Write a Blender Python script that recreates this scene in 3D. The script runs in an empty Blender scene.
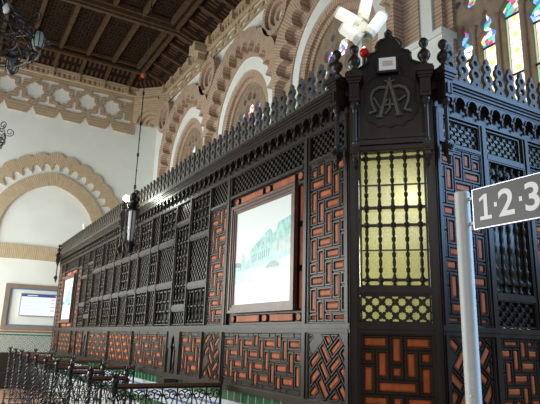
import bpy, bmesh, math, random
from mathutils import Vector, Matrix
random.seed(7)
S = bpy.context.scene
COL = S.collection
PI = math.pi

# ---------------------------------------------------------------- camera
EYE = Vector((0, 0, 1.6))
F_PX = 549.8
FW = Vector((0.48562, 0.84019, 0.24230)).normalized()
RT = Vector((0.8616, -0.5067, 0.0286)); RT = (RT - FW * RT.dot(FW)).normalized()
UP = RT.cross(FW)
cd = bpy.data.cameras.new('camera'); cam = bpy.data.objects.new('camera', cd); COL.objects.link(cam)
cd.sensor_width = 36.0; cd.sensor_fit = 'HORIZONTAL'; cd.lens = F_PX * 36.0 / 540.0
cd.clip_start = 0.05; cd.clip_end = 200
cam.matrix_world = Matrix(((RT.x, UP.x, -FW.x, EYE.x), (RT.y, UP.y, -FW.y, EYE.y), (RT.z, UP.z, -FW.z, EYE.z), (0, 0, 0, 1)))
S.camera = cam
S.view_settings.view_transform = 'Standard'; S.view_settings.look = 'None'
S.view_settings.gamma = 1; S.view_settings.use_curve_mapping = False
S.view_settings.exposure = 0.0

# ---------------------------------------------------------------- world and lights
w = bpy.data.worlds.new('world'); S.world = w; w.use_nodes = True
w.node_tree.nodes['Background'].inputs[0].default_value = (0.92, 0.97, 1.0, 1)
w.node_tree.nodes['Background'].inputs[1].default_value = 0.24

def area(name, loc, target, sx, sy, power, color=(1, 1, 1)):
    l = bpy.data.lights.new(name, 'AREA'); l.shape = 'RECTANGLE'; l.size = sx; l.size_y = sy
    l.energy = power; l.color = color
    o = bpy.data.objects.new(name, l); COL.objects.link(o); o.location = loc
    o.rotation_euler = (Vector(target) - Vector(loc)).to_track_quat('-Z', 'Y').to_euler()
    return o
def point(name, loc, power, color=(1, 1, 1), r=.1):
    l = bpy.data.lights.new(name, 'POINT'); l.energy = power; l.color = color; l.shadow_soft_size = r
    o = bpy.data.objects.new(name, l); COL.objects.link(o); o.location = loc
    return o
area('window_light_left', (-5.8, 13.0, 3.7), (3, 12.5, 2.6), 10, 3.6, 640, (0.92, 1.0, 0.97))
area('window_light_far', (-2.6, 16.0, 2.2), (2.5, 18.6, 3.0), 4, 2.5, 230, (0.90, 1.0, 0.96))  # added unseen fill, brightens the far wall and its reflection in the wood
area('window_light_booth', (-2.2, 12.0, 2.8), (2.7, 12.4, 2.2), 6, 2.4, 290, (1.0, 0.98, 0.90))  # added unseen fill that lifts the far half of the booth
area('window_light_near', (-4.0, 5.5, 3.2), (2.7, 5.0, 2.4), 3, 2.6, 150, (0.95, 1.0, 1.0))  # added unseen fill to brighten the near framed print
area('door_daylight_right', (6.25, 0.1, 4.6), (3.9, 2.7, 3.4), 4.0, 3.2, 300, (0.33, 0.60, 1.0))
area('hall_light_front', (-2.5, -2.5, 4.5), (3.2, 5, 2.4), 2, 1.5, 52, (1.0, 0.97, 0.92))

# ---------------------------------------------------------------- materials
def new_mat(name):
    m = bpy.data.materials.new(name); m.use_nodes = True
    nt = m.node_tree; b = nt.nodes['Principled BSDF']
    return m, nt, b
def N(nt, t, **kw):
    n = nt.nodes.new(t)
    for k, v in kw.items(): setattr(n, k, v)
    return n
def ramp(nt, stops):
    r = N(nt, 'ShaderNodeValToRGB')
    e = r.color_ramp.elements
    while len(e) < len(stops): e.new(0.5)
    for i, (p, c) in enumerate(stops):
        e[i].position = p; e[i].color = (*c, 1) if len(c) == 3 else c
    return r
def math_n(nt, op, a, b=None, c=None):
    n = N(nt, 'ShaderNodeMath', operation=op)
    for i, v in enumerate((a, b, c)):
        if v is None: continue
        if isinstance(v, (int, float)): n.inputs[i].default_value = v
        else: nt.links.new(v, n.inputs[i])
    return n.outputs[0]
def mixc(nt, f, a, b):
    n = N(nt, 'ShaderNodeMix', data_type='RGBA')
    if isinstance(f, (int, float)): n.inputs[0].default_value = f
    else: nt.links.new(f, n.inputs[0])
    for i, v in ((6, a), (7, b)):
        if isinstance(v, tuple): n.inputs[i].default_value = (*v, 1)
        else: nt.links.new(v, n.inputs[i])
    return n.outputs[2]
def plain(name, col, rough=0.5, metal=0.0, spec=0.5, var=0.0, scale=20, stretch=(1, 1, 1), bump=0.0):
    m, nt, b = new_mat(name)
    b.inputs['Roughness'].default_value = rough; b.inputs['Metallic'].default_value = metal
    b.inputs['Specular IOR Level'].default_value = spec
    b.inputs['Base Color'].default_value = (*col, 1)
    if var or bump:
        tc = N(nt, 'ShaderNodeTexCoord'); mp = N(nt, 'ShaderNodeMapping'); mp.inputs['Scale'].default_value = stretch
        nt.links.new(tc.outputs['Object'], mp.inputs[0])
        no = N(nt, 'ShaderNodeTexNoise'); no.inputs['Scale'].default_value = scale; no.inputs['Detail'].default_value = 4
        nt.links.new(mp.outputs[0], no.inputs[0])
        r = ramp(nt, [(0.3, tuple(c * (1 - var) for c in col)), (0.7, tuple(min(1, c * (1 + var)) for c in col))])
        nt.links.new(no.outputs[0], r.inputs[0]); nt.links.new(r.outputs[0], b.inputs['Base Color'])
        if bump:
            bp = N(nt, 'ShaderNodeBump'); bp.inputs['Strength'].default_value = bump; bp.inputs['Distance'].default_value = 0.01
            nt.links.new(no.outputs[0], bp.inputs['Height']); nt.links.new(bp.outputs[0], b.inputs['Normal'])
    return m
M = {}
M['wood'] = plain('dark_walnut_wood', (0.024, 0.0165, 0.012), 0.34, spec=0.32, var=0.35, scale=9, stretch=(1, 1, .25), bump=0.15)
M['inlay'] = plain('orange_red_wood_inlay', (0.40, 0.095, 0.025), 0.45, spec=.25, var=0.3, scale=14, stretch=(1, 1, .4))
M['frame'] = plain('brown_picture_frame_wood', (0.10, 0.045, 0.03), 0.35, var=0.25, scale=16)
M['plaster'] = plain('white_plaster', (0.75, 0.775, 0.73), 0.85, var=0.05, scale=1.2, bump=0.05)
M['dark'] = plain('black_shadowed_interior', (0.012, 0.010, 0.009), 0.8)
M['iron'] = plain('black_wrought_iron', (0.018, 0.019, 0.024), 0.30, metal=0.4, spec=0.7)
M['handrail'] = plain('brown_wood_handrail', (0.13, 0.06, 0.035), 0.3, var=.2, scale=12)
M['rib'] = plain('light_brown_ceiling_timber', (0.075, 0.047, 0.025), 0.8, spec=.1, var=0.25, scale=8)
M['steel'] = plain('brushed_steel_pole', (0.60, 0.62, 0.60), 0.55, metal=0.35, var=.04, scale=30)
M['signface'] = plain('grey_sign_face', (0.075, 0.068, 0.064), 0.4)
M['white'] = plain('white_enamel', (0.92, 0.92, 0.91), 0.35)
M['cream'] = plain('cream_painted_metal', (0.72, 0.69, 0.55), 0.4)
M['red'] = plain('glossy_red', (0.65, 0.01, 0.008), 0.12)
M['black'] = plain('black_paint', (0.01, 0.01, 0.01), 0.35)
M['stone'] = plain('brown_tracery_stone', (0.27, 0.20, 0.14), 0.8, var=.2, scale=9)
M['floor'] = plain('salmon_floor_tiles', (0.50, 0.27, 0.19), 0.35, var=.12, scale=2)
M['silver'] = plain('pale_grey_metal', (0.55, 0.56, 0.60), 0.25, metal=.7)

def brick_uv(name, c1, c2, mortar, du=0.075, var=.5):
    # thin courses: mortar lines across the u axis of the UV map
    m, nt, b = new_mat(name); b.inputs['Roughness'].default_value = .85
    uv = N(nt, 'ShaderNodeUVMap'); sp = N(nt, 'ShaderNodeSeparateXYZ'); nt.links.new(uv.outputs[0], sp.inputs[0])
    u = math_n(nt, 'DIVIDE', sp.outputs[0], du)
    fr = math_n(nt, 'FRACT', u); fl = math_n(nt, 'FLOOR', u)
    v = math_n(nt, 'FLOOR', math_n(nt, 'ADD', math_n(nt, 'DIVIDE', sp.outputs[1], du * 3.2), math_n(nt, 'MULTIPLY', fl, .5)))
    cb = N(nt, 'ShaderNodeCombineXYZ'); nt.links.new(fl, cb.inputs[0]); nt.links.new(v, cb.inputs[1])
    wn = N(nt, 'ShaderNodeTexWhiteNoise'); nt.links.new(cb.outputs[0], wn.inputs[0])
    col = mixc(nt, wn.outputs[0], c1, c2)
    line = math_n(nt, 'LESS_THAN', fr, 0.30)
    c = mixc(nt, line, col, mortar)
    nt.links.new(c, b.inputs['Base Color'])
    bp = N(nt, 'ShaderNodeBump'); bp.inputs['Strength'].default_value = .5; bp.inputs['Distance'].default_value = .02; bp.invert = True
    nt.links.new(line, bp.inputs['Height']); nt.links.new(bp.outputs[0], b.inputs['Normal'])
    return m
M['brickfar'] = brick_uv('tan_arch_brick', (0.40, 0.29, 0.17), (0.48, 0.36, 0.22), (0.55, 0.47, 0.34), 0.055)
M['brick'] = brick_uv('reddish_arch_brick', (0.33, 0.205, 0.135), (0.43, 0.29, 0.20), (0.52, 0.43, 0.33), 0.068)
M['brickfrz'] = brick_uv('tan_frieze_brick', (0.36, 0.25, 0.15), (0.44, 0.31, 0.19), (0.48, 0.39, 0.28), 0.09)

def coffer_mat():
    m, nt, b = new_mat('dark_patterned_coffer'); b.inputs['Roughness'].default_value = .8; b.inputs['Specular IOR Level'].default_value = .08
    tc = N(nt, 'ShaderNodeTexCoord'); mp = N(nt, 'ShaderNodeMapping'); mp.inputs['Scale'].default_value = (9, 5, 3)
    nt.links.new(tc.outputs['Object'], mp.inputs[0])
    vo = N(nt, 'ShaderNodeTexVoronoi'); vo.inputs['Scale'].default_value = 1.1; vo.inputs['Randomness'].default_value = .35
    nt.links.new(mp.outputs[0], vo.inputs[0])
    r = ramp(nt, [(0.0, (0.004, 0.003, 0.002)), (0.35, (0.008, 0.006, 0.004)), (0.45, (0.034, 0.019, 0.009)), (0.8, (0.012, 0.008, 0.005))])
    nt.links.new(vo.outputs['Distance'], r.inputs[0]); nt.links.new(r.outputs[0], b.inputs['Base Color'])
    return m
M['coffer'] = coffer_mat()
def cove_mat():
    m, nt, b = new_mat('painted_cove_board'); b.inputs['Roughness'].default_value = .8; b.inputs['Specular IOR Level'].default_value = .08
    uv = N(nt, 'ShaderNodeUVMap'); sp = N(nt, 'ShaderNodeSeparateXYZ'); nt.links.new(uv.outputs[0], sp.inputs[0])
    a = math_n(nt, 'FRACT', math_n(nt, 'MULTIPLY', sp.outputs[0], 6.25))
    s1 = math_n(nt, 'LESS_THAN', math_n(nt, 'ABSOLUTE', math_n(nt, 'SUBTRACT', a, .5)), .2)
    v = math_n(nt, 'FRACT', math_n(nt, 'MULTIPLY', sp.outputs[1], 2.0))
    s2 = math_n(nt, 'LESS_THAN', math_n(nt, 'ABSOLUTE', math_n(nt, 'SUBTRACT', v, .5)), .33)
    f = math_n(nt, 'MULTIPLY', s1, s2)
    nt.links.new(mixc(nt, f, (0.014, 0.010, 0.008), (0.085, 0.040, 0.018)), b.inputs['Base Color'])
    return m
M['cove'] = cove_mat()

def ticket_glass(name, col, tr=.75, bumpy=.25):
    m, nt, b = new_mat(name)
    nt.nodes.remove(b); out = nt.nodes['Material Output']
    t = N(nt, 'ShaderNodeBsdfTranslucent'); d = N(nt, 'ShaderNodeBsdfDiffuse'); g = N(nt, 'ShaderNodeBsdfGlossy')
    g.inputs['Roughness'].default_value = .15
    tc = N(nt, 'ShaderNodeTexCoord'); no = N(nt, 'ShaderNodeTexNoise'); no.inputs['Scale'].default_value = 70; nt.links.new(tc.outputs['Object'], no.inputs[0])
    r = ramp(nt, [(.35, tuple(c * .82 for c in col)), (.65, col)]); nt.links.new(no.outputs[0], r.inputs[0])
    nt.links.new(r.outputs[0], t.inputs[0]); nt.links.new(r.outputs[0], d.inputs[0])
    m1 = N(nt, 'ShaderNodeMixShader'); m1.inputs[0].default_value = tr
    nt.links.new(d.outputs[0], m1.inputs[1]); nt.links.new(t.outputs[0], m1.inputs[2])
    m2 = N(nt, 'ShaderNodeMixShader'); m2.inputs[0].default_value = .06
    nt.links.new(m1.outputs[0], m2.inputs[1]); nt.links.new(g.outputs[0], m2.inputs[2])
    nt.links.new(m2.outputs[0], out.inputs[0])
    return m
M['yglass'] = ticket_glass('yellow_frosted_glass', (0.88, 0.88, 0.56))
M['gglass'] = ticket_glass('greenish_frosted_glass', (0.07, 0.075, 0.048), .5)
M['dyglass'] = ticket_glass('dim_yellow_glass', (0.30, 0.28, 0.12), .5)

def stained():
    # lancet glass: warm white quarries with orange flowers and a red/green edge strip; lit by daylight outside
    m, nt, b = new_mat('stained_glass_lancet')
    uv = N(nt, 'ShaderNodeUVMap'); sp = N(nt, 'ShaderNodeSeparateXYZ'); nt.links.new(uv.outputs[0], sp.inputs[0])
    u, v = sp.outputs[0], sp.outputs[1]                      # u: 0..1 across a lancet, v: metres up
    au = math_n(nt, 'ABSOLUTE', math_n(nt, 'SUBTRACT', u, .5))
    edge = math_n(nt, 'GREATER_THAN', au, .36); edge2 = math_n(nt, 'GREATER_THAN', au, .43)
    vf = math_n(nt, 'SUBTRACT', math_n(nt, 'FRACT', math_n(nt, 'MULTIPLY', v, 4.5)), .5)
    du = math_n(nt, 'MULTIPLY', au, 1.1)
    dist = math_n(nt, 'SQRT', math_n(nt, 'ADD', math_n(nt, 'POWER', du, 2), math_n(nt, 'POWER', math_n(nt, 'ABSOLUTE', vf), 2)))
    fl = math_n(nt, 'LESS_THAN', dist, .17)
    c = mixc(nt, fl, (1.0, .93, .72), (.95, .62, .15))
    line = math_n(nt, 'GREATER_THAN', math_n(nt, 'ABSOLUTE', vf), .475)
    c = mixc(nt, line, c, (.30, .22, .12))
    c = mixc(nt, edge, c, (.85, .07, .04)); c = mixc(nt, edge2, c, (.10, .55, .33))
    # coloured heads above v = 2.55
    tc = N(nt, 'ShaderNodeTexCoord'); vo = N(nt, 'ShaderNodeTexVoronoi'); vo.inputs['Scale'].default_value = 15
    nt.links.new(tc.outputs['Object'], vo.inputs[0]); sc = N(nt, 'ShaderNodeSeparateColor'); nt.links.new(vo.outputs['Color'], sc.inputs[0])
    r = ramp(nt, [(0, (.05, .16, .75)), (.22, (.75, .04, .04)), (.42, (.08, .5, .3)), (.58, (1, .92, .8)), (.8, (.25, .45, .9)), (.92, (.9, .6, .1))])
    r.color_ramp.interpolation = 'CONSTANT'; nt.links.new(sc.outputs[0], r.inputs[0])
    head = math_n(nt, 'GREATER_THAN', v, 5.0)
    c = mixc(nt, head, c, r.outputs[0])
    nt.links.new(c, b.inputs['Emission Color']); b.inputs['Emission Strength'].default_value = 1.7
    b.inputs['Base Color'].default_value = (.1, .1, .1, 1); b.inputs['Roughness'].default_value = .3
    return m
M['stained'] = stained()

def azulejo():
    m, nt, b = new_mat('azulejo_tiles'); b.inputs['Roughness'].default_value = .25
    tc = N(nt, 'ShaderNodeTexCoord'); sp = N(nt, 'ShaderNodeSeparateXYZ'); nt.links.new(tc.outputs['Object'], sp.inputs[0])
    x = math_n(nt, 'SUBTRACT', math_n(nt, 'FRACT', math_n(nt, 'MULTIPLY', sp.outputs[0], 4.6)), .5)
    z = math_n(nt, 'SUBTRACT', math_n(nt, 'FRACT', math_n(nt, 'MULTIPLY', sp.outputs[2], 4.6)), .5)
    r = math_n(nt, 'SQRT', math_n(nt, 'ADD', math_n(nt, 'MULTIPLY', x, x), math_n(nt, 'MULTIPLY', z, z)))
    rings = math_n(nt, 'SINE', math_n(nt, 'MULTIPLY', r, 26.0))
    f = math_n(nt, 'GREATER_THAN', rings, 0.0)
    c = mixc(nt, f, (0.15, 0.21, 0.19), (0.48, 0.50, 0.44))
    k = math_n(nt, 'LESS_THAN', r, .13)
    c = mixc(nt, k, c, (0.55, 0.46, 0.40))
    nt.links.new(c, b.inputs['Base Color'])
    return m
M['azulejo'] = azulejo()
def base_tiles():
    m, nt, b = new_mat('green_and_white_base_tiles'); b.inputs['Roughness'].default_value = .12
    tc = N(nt, 'ShaderNodeTexCoord'); sp = N(nt, 'ShaderNodeSeparateXYZ'); nt.links.new(tc.outputs['Object'], sp.inputs[0])
    s = math_n(nt, 'ADD', sp.outputs[1], math_n(nt, 'MULTIPLY', sp.outputs[0], -1.0))
    r = ramp(nt, [(0, (.55, .60, .62)), (.56, (.012, .10, .045)), (.66, (.60, .66, .74)), (.72, (.10, .20, .42)), (.745, (.62, .66, .70)), (.79, (.10, .20, .42)), (.815, (.60, .66, .74)), (.86, (.015, .12, .055))])
    r.color_ramp.interpolation = 'CONSTANT'
    nt.links.new(math_n(nt, 'DIVIDE', sp.outputs[2], 1.12), r.inputs[0])
    j = math_n(nt, 'LESS_THAN', math_n(nt, 'FRACT', math_n(nt, 'MULTIPLY', s, 6.5)), .06)
    c = mixc(nt, j, r.outputs[0], (.5, .6, .5))
    nt.links.new(c, b.inputs['Base Color'])
    return m
M['basetile'] = base_tiles()
M['opal'] = plain('opal_lantern_glass', (.62, .62, .68), .15)

# ---------------------------------------------------------------- mesh helpers
class Fr:
    """local frame: u along the face, z up, n outwards"""
    def __init__(s, o, du, dn): s.o, s.du, s.dn = Vector(o), Vector(du).normalized(), Vector(dn).normalized()
    def P(s, u, z, n=0.0): return s.o + s.du * u + s.dn * n + Vector((0, 0, z))
class MB:
    def __init__(s): s.v, s.f, s.m, s.uv = [], [], [], []
    def face(s, pts, mi=0, uv=None):
        i = len(s.v); s.v += [tuple(p) for p in pts]; s.f.append(tuple(range(i, i + len(pts)))); s.m.append(mi); s.uv.append(uv)
    def box(s, fr, u0, u1, z0, z1, n0, n1, mi=0):
        P = fr.P
        a = [P(u0, z0, n0), P(u1, z0, n0), P(u1, z1, n0), P(u0, z1, n0)]; b = [P(u0, z0, n1), P(u1, z0, n1), P(u1, z1, n1), P(u0, z1, n1)]
        i = len(s.v); s.v += [tuple(p) for p in a + b]
        for q in ((3, 2, 1, 0), (4, 5, 6, 7), (0, 1, 5, 4), (1, 2, 6, 5), (2, 3, 7, 6), (3, 0, 4, 7)):
            s.f.append(tuple(i + k for k in q)); s.m.append(mi)
            uvq = []
            for k in q:
                uu = (u0, u1, u1, u0)[k % 4]; zz = (z0, z0, z1, z1)[k % 4]
                uvq.append((zz, uu))
            s.uv.append(uvq)
    def prism(s, fr, poly, n0, n1, mi=0, uvf=None):
        """poly in (u,z); extruded from n0 to n1"""
        k = len(poly)
        f = uvf or (lambda u, z: (z, u))
        uvs = [f(u, z) for u, z in poly]
        s.face([fr.P(u, z, n1) for u, z in poly], mi, uvs)
        s.face([fr.P(u, z, n0) for u, z in reversed(poly)], mi, uvs[::-1])
        for i in range(k):
            j = (i + 1) % k
            s.face([fr.P(*poly[i], n0), fr.P(*poly[j], n0), fr.P(*poly[j], n1), fr.P(*poly[i], n1)], mi, [uvs[i], uvs[j], uvs[j], uvs[i]])
    def lathe(s, c, prof, seg=10, mi=0, axis='z', smooth=True):
        c = Vector(c); rings = []
        for r, h in prof:
            ring = []
            for k in range(seg):
                a = 2 * PI * k / seg; x, y = r * math.cos(a), r * math.sin(a)
                if axis == 'z': p = (x, y, h)
                elif axis == 'x': p = (h, x, y)
                else: p = (x, h, y)
                ring.append(len(s.v)); s.v.append(tuple(c + Vector(p)))
            rings.append(ring)
        for a, b in zip(rings, rings[1:]):
            for k in range(seg):
                s.f.append((a[k], a[(k + 1) % seg], b[(k + 1) % seg], b[k])); s.m.append(mi); s.uv.append(None)
        s.f.append(tuple(reversed(rings[0]))); s.m.append(mi); s.uv.append(None)
        s.f.append(tuple(rings[-1])); s.m.append(mi); s.uv.append(None)
    def tube(s, pts, r, seg=6, mi=0, closed=False):
        pts = [Vector(p) for p in pts]; n = len(pts); rings = []
        prev = None
        for i, p in enumerate(pts):
            if closed: d = pts[(i + 1) % n] - pts[i - 1]
            else: d = pts[min(i + 1, n - 1)] - pts[max(i - 1, 0)]
            if d.length < 1e-9: d = Vector((0, 0, 1))
            d.normalize()
            ref = prev if prev is not None else (Vector((0, 0, 1)) if abs(d.z) < .9 else Vector((1, 0, 0)))
            a = (ref - d * ref.dot(d))
            if a.length < 1e-6: a = d.orthogonal()
            a.normalize(); b = d.cross(a); prev = a
            rr = r[i] if isinstance(r, (list, tuple)) else r
            ring = []
            for k in range(seg):
                t = 2 * PI * k / seg
                ring.append(len(s.v)); s.v.append(tuple(p + a * rr * math.cos(t) + b * rr * math.sin(t)))
            rings.append(ring)
        pr = list(zip(rings, rings[1:])) + ([(rings[-1], rings[0])] if closed else [])
        for a, b in pr:
            for k in range(seg):
                s.f.append((a[k], a[(k + 1) % seg], b[(k + 1) % seg], b[k])); s.m.append(mi); s.uv.append(None)
        if not closed:
            s.f.append(tuple(reversed(rings[0]))); s.m.append(mi); s.uv.append(None)
            s.f.append(tuple(rings[-1])); s.m.append(mi); s.uv.append(None)
    def mesh(s, name, mats):
        me = bpy.data.meshes.new(name); me.from_pydata(s.v, [], s.f); me.validate(clean_customdata=False)
        for m in mats: me.materials.append(m)
        if len(me.polygons) == len(s.m):
            me.polygons.foreach_set('material_index', s.m)
            if any(u is not None for u in s.uv):
                ul = me.uv_layers.new(name='UVMap')
                for p, u in zip(me.polygons, s.uv):
                    if u is None or len(u) != len(p.loop_indices): continue
                    for li, q in zip(p.loop_indices, u): ul.data[li].uv = q
        bm = bmesh.new(); bm.from_mesh(me); bmesh.ops.recalc_face_normals(bm, faces=bm.faces); bm.to_mesh(me); bm.free()
        return me
    def build(s, name, mats, parent=None, smooth=False):
        if not isinstance(mats, (list, tuple)): mats = [mats]
        me = s.mesh(name, mats)
        if smooth:
            for p in me.polygons: p.use_smooth = True
        return link(name, me, parent)
def link(name, me, parent=None, loc=None):
    o = bpy.data.objects.new(name, me); COL.objects.link(o)
    if parent is not None:
        o.parent = parent
        o.location = (Vector(loc) if loc is not None else Vector((0, 0, 0))) - world_of(parent)
    elif loc is not None: o.location = loc
    return o
def world_of(o):
    v = Vector((0, 0, 0))
    while o is not None: v += Vector(o.location); o = o.parent
    return v
def tag(o, label=None, cat=None, group=None, kind=None):
    if label: o['label'] = label
    if cat: o['category'] = cat
    if group: o['group'] = group
    if kind: o['kind'] = kind
    return o
def empty(name, loc, label=None, cat=None, group=None, kind=None):
    o = bpy.data.objects.new(name, None); COL.objects.link(o); o.location = loc; o.empty_display_size = .1
    return tag(o, label, cat, group, kind)
def smooth(me, on=True):
    for p in me.polygons: p.use_smooth = on
def curve_mesh(fr, loops, n0, n1, mat, bevel=0.0, name='c'):
    """filled 2D outline with holes in (u,z), extruded between n0 and n1, as a mesh in the frame fr"""
    cu = bpy.data.curves.new(name, 'CURVE'); cu.dimensions = '2D'; cu.fill_mode = 'BOTH'
    cu.extrude = abs(n1 - n0) / 2 - bevel; cu.bevel_depth = bevel
    for lp in loops:
        sp = cu.splines.new('POLY'); sp.points.add(len(lp) - 1); sp.use_cyclic_u = True
        for q, (u, z) in zip(sp.points, lp): q.co = (u, z, 0, 1)
    o = bpy.data.objects.new(name, cu); COL.objects.link(o)
    dg = bpy.context.evaluated_depsgraph_get(); dg.update()
    me = bpy.data.meshes.new_from_object(o.evaluated_get(dg)); COL.objects.unlink(o); bpy.data.objects.remove(o)
    c = (n0 + n1) / 2
    for v in me.vertices:
        p = fr.P(v.co.x, v.co.y, c + v.co.z); v.co = p
    me.materials.clear(); me.materials.append(mat)
    ul = me.uv_layers.new(name='UVMap') if not me.uv_layers else me.uv_layers[0]
    for l in me.loops:
        p = me.vertices[l.vertex_index].co - fr.o; ul.data[l.index].uv = (p.z, p.dot(fr.du))
    return me
def join_meshes(name, mes, mats):
    bm = bmesh.new()
    for me in mes: bm.from_mesh(me)
    out = bpy.data.meshes.new(name); bm.to_mesh(out); bm.free()
    out.materials.clear()
    for m in mats: out.materials.append(m)
    return out
def clip(poly, a, b, c):
    """keep a*x+b*y<=c"""
    out = []
    for i in range(len(poly)):
        p, q = poly[i], poly[(i + 1) % len(poly)]
        dp, dq = a * p[0] + b * p[1] - c, a * q[0] + b * q[1] - c
        if dp <= 1e-9: out.append(p)
        if (dp < -1e-9 and dq > 1e-9) or (dp > 1e-9 and dq < -1e-9):
            t = dp / (dp - dq); out.append((p[0] + t * (q[0] - p[0]), p[1] + t * (q[1] - p[1])))
    return out
def clean(poly):
    out = []
    for p in poly:
        if not out or math.hypot(p[0] - out[-1][0], p[1] - out[-1][1]) > 1e-4: out.append(p)
    if len(out) > 1 and math.hypot(out[0][0] - out[-1][0], out[0][1] - out[-1][1]) < 1e-4: out.pop()
    return out
def area2(poly):
    return sum(poly[i][0] * poly[(i + 1) % len(poly)][1] - poly[(i + 1) % len(poly)][0] * poly[i][1] for i in range(len(poly))) / 2
def inset(poly, d):
    k = len(poly); out = []
    for i in range(k):
        p0, p1, p2 = poly[i - 1], poly[i], poly[(i + 1) % k]
        e1 = (p1[0] - p0[0], p1[1] - p0[1]); e2 = (p2[0] - p1[0], p2[1] - p1[1])
        l1, l2 = math.hypot(*e1), math.hypot(*e2)
        n1 = (-e1[1] / l1, e1[0] / l1); n2 = (-e2[1] / l2, e2[0] / l2)
        den = 1 + n1[0] * n2[0] + n1[1] * n2[1]
        if den < .15: return None
        out.append((p1[0] + d * (n1[0] + n2[0]) / den, p1[1] + d * (n1[1] + n2[1]) / den))
    for i in range(k):
        j = (i + 1) % k
        if (out[j][0] - out[i][0]) * (poly[j][0] - poly[i][0]) + (out[j][1] - out[i][1]) * (poly[j][1] - poly[i][1]) <= 1e-6: return None
    return out

# ---------------------------------------------------------------- woodwork panels
def brick_cells(u0, u1, z0, z1, c, ang=0.0, flip=1, off=(0, 0)):
    """herringbone cells (2:1) clipped to the panel rectangle"""
    out = []; ca, sa = math.cos(ang), math.sin(ang); cx, cz = (u0 + u1) / 2, (z0 + z1) / 2
    R = int(math.hypot(u1 - u0, z1 - z0) / 2 / c) + 3
    for i in range(-R, R + 1):
        for j in range(-R, R + 1):
            r = (i - flip * j) % 4
            if r == 0: q = [(i, j), (i + 2, j), (i + 2, j + 1), (i, j + 1)]
            elif (r == 3 and flip == 1) or (r == 2 and flip == -1): q = [(i, j), (i + 1, j), (i + 1, j + 2), (i, j + 2)]
            else: continue
            pl = []
            for x, y in q:
                x = (x + off[0]) * c; y = (y + off[1]) * c
                pl.append((cx + x * ca - y * sa, cz + x * sa + y * ca))
            for A in ((1, 0, u1), (-1, 0, -u0), (0, 1, z1), (0, -1, -z0)):
                pl = clip(pl, *A)
                if len(pl) < 3: break
            if len(pl) < 3: continue
            pl = clean(pl)
            if len(pl) < 3 or area2(pl) < c * c * .04: continue
            out.append(pl)
    return out
def cells_to_mesh(mb, fr, cells, bar, n0, n1, fd=.015):
    for pl in cells:
        h = inset(pl, bar)
        if h is None:
            mb.face([fr.P(u, z, n1) for u, z in pl], 0); continue
        h2 = inset(h, .006); 
        k = len(pl)
        for i in range(k):
            j = (i + 1) % k
            g1 = inset(pl, bar * .16); g2 = inset(pl, bar * .42)
            if g1 is None or g2 is None: mb.face([fr.P(*pl[i], n1), fr.P(*pl[j], n1), fr.P(*h[j], n1), fr.P(*h[i], n1)], 0)
            else:
                for (A_, na), (B_, nb) in (((pl, n1 - .012), (g1, n1 - .012)), ((g1, n1 - .012), (g2, n1)), ((g2, n1), (h, n1))):
                    mb.face([fr.P(*A_[i], na), fr.P(*A_[j], na), fr.P(*B_[j], nb), fr.P(*B_[i], nb)], 0)
            if h2 is None:
                mb.face([fr.P(*h[i], n1), fr.P(*h[j], n1), fr.P(*h[j], n1 - fd), fr.P(*h[i], n1 - fd)], 0)
            else:
                mb.face([fr.P(*h[i], n1), fr.P(*h[j], n1), fr.P(*h2[j], n1 - .010), fr.P(*h2[i], n1 - .010)], 0)
                mb.face([fr.P(*h2[i], n1 - .010), fr.P(*h2[j], n1 - .010), fr.P(*h2[j], n1 - fd), fr.P(*h2[i], n1 - fd)], 0)
        b = h2 or h
        t = inset(b, .012)
        if t is None: mb.face([fr.P(u, z, n1 - fd) for u, z in b], 1)
        else:
            for i in range(k):
                j = (i + 1) % k
                mb.face([fr.P(*b[i], n1 - fd), fr.P(*b[j], n1 - fd), fr.P(*t[j], n1 - fd + .009), fr.P(*t[i], n1 - fd + .009)], 1)
            mb.face([fr.P(u, z, n1 - fd + .009) for u, z in t], 1)
def rim(mb, fr, u0, u1, z0, z1, n0, n1, wd=.012):
    mb.box(fr, u0, u1, z0, z0 + wd, n0, n1); mb.box(fr, u0, u1, z1 - wd, z1, n0, n1)
    mb.box(fr, u0, u0 + wd, z0 + wd, z1 - wd, n0, n1); mb.box(fr, u1 - wd, u1, z0 + wd, z1 - wd, n0, n1)
def interlace(root, fr, u0, u1, z0, z1, c=.105, ang=0.0, flip=1, bar=.019, off=(0, 0), cells=None, name='interlace_panel', label=None):
    mb = MB()
    mb.box(fr, u0, u1, z0, z1, -.06, -.035)
    cells_to_mesh(mb, fr, cells or brick_cells(u0 + .008, u1 - .008, z0 + .008, z1 - .008, c, ang, flip, off), bar, 0, 0.0)
    rim(mb, fr, u0, u1, z0, z1, -.04, .006, .010)
    o = mb.build(name, [M['wood'], M['inlay']], root)
    if label: o['label'] = label
    return o
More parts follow.
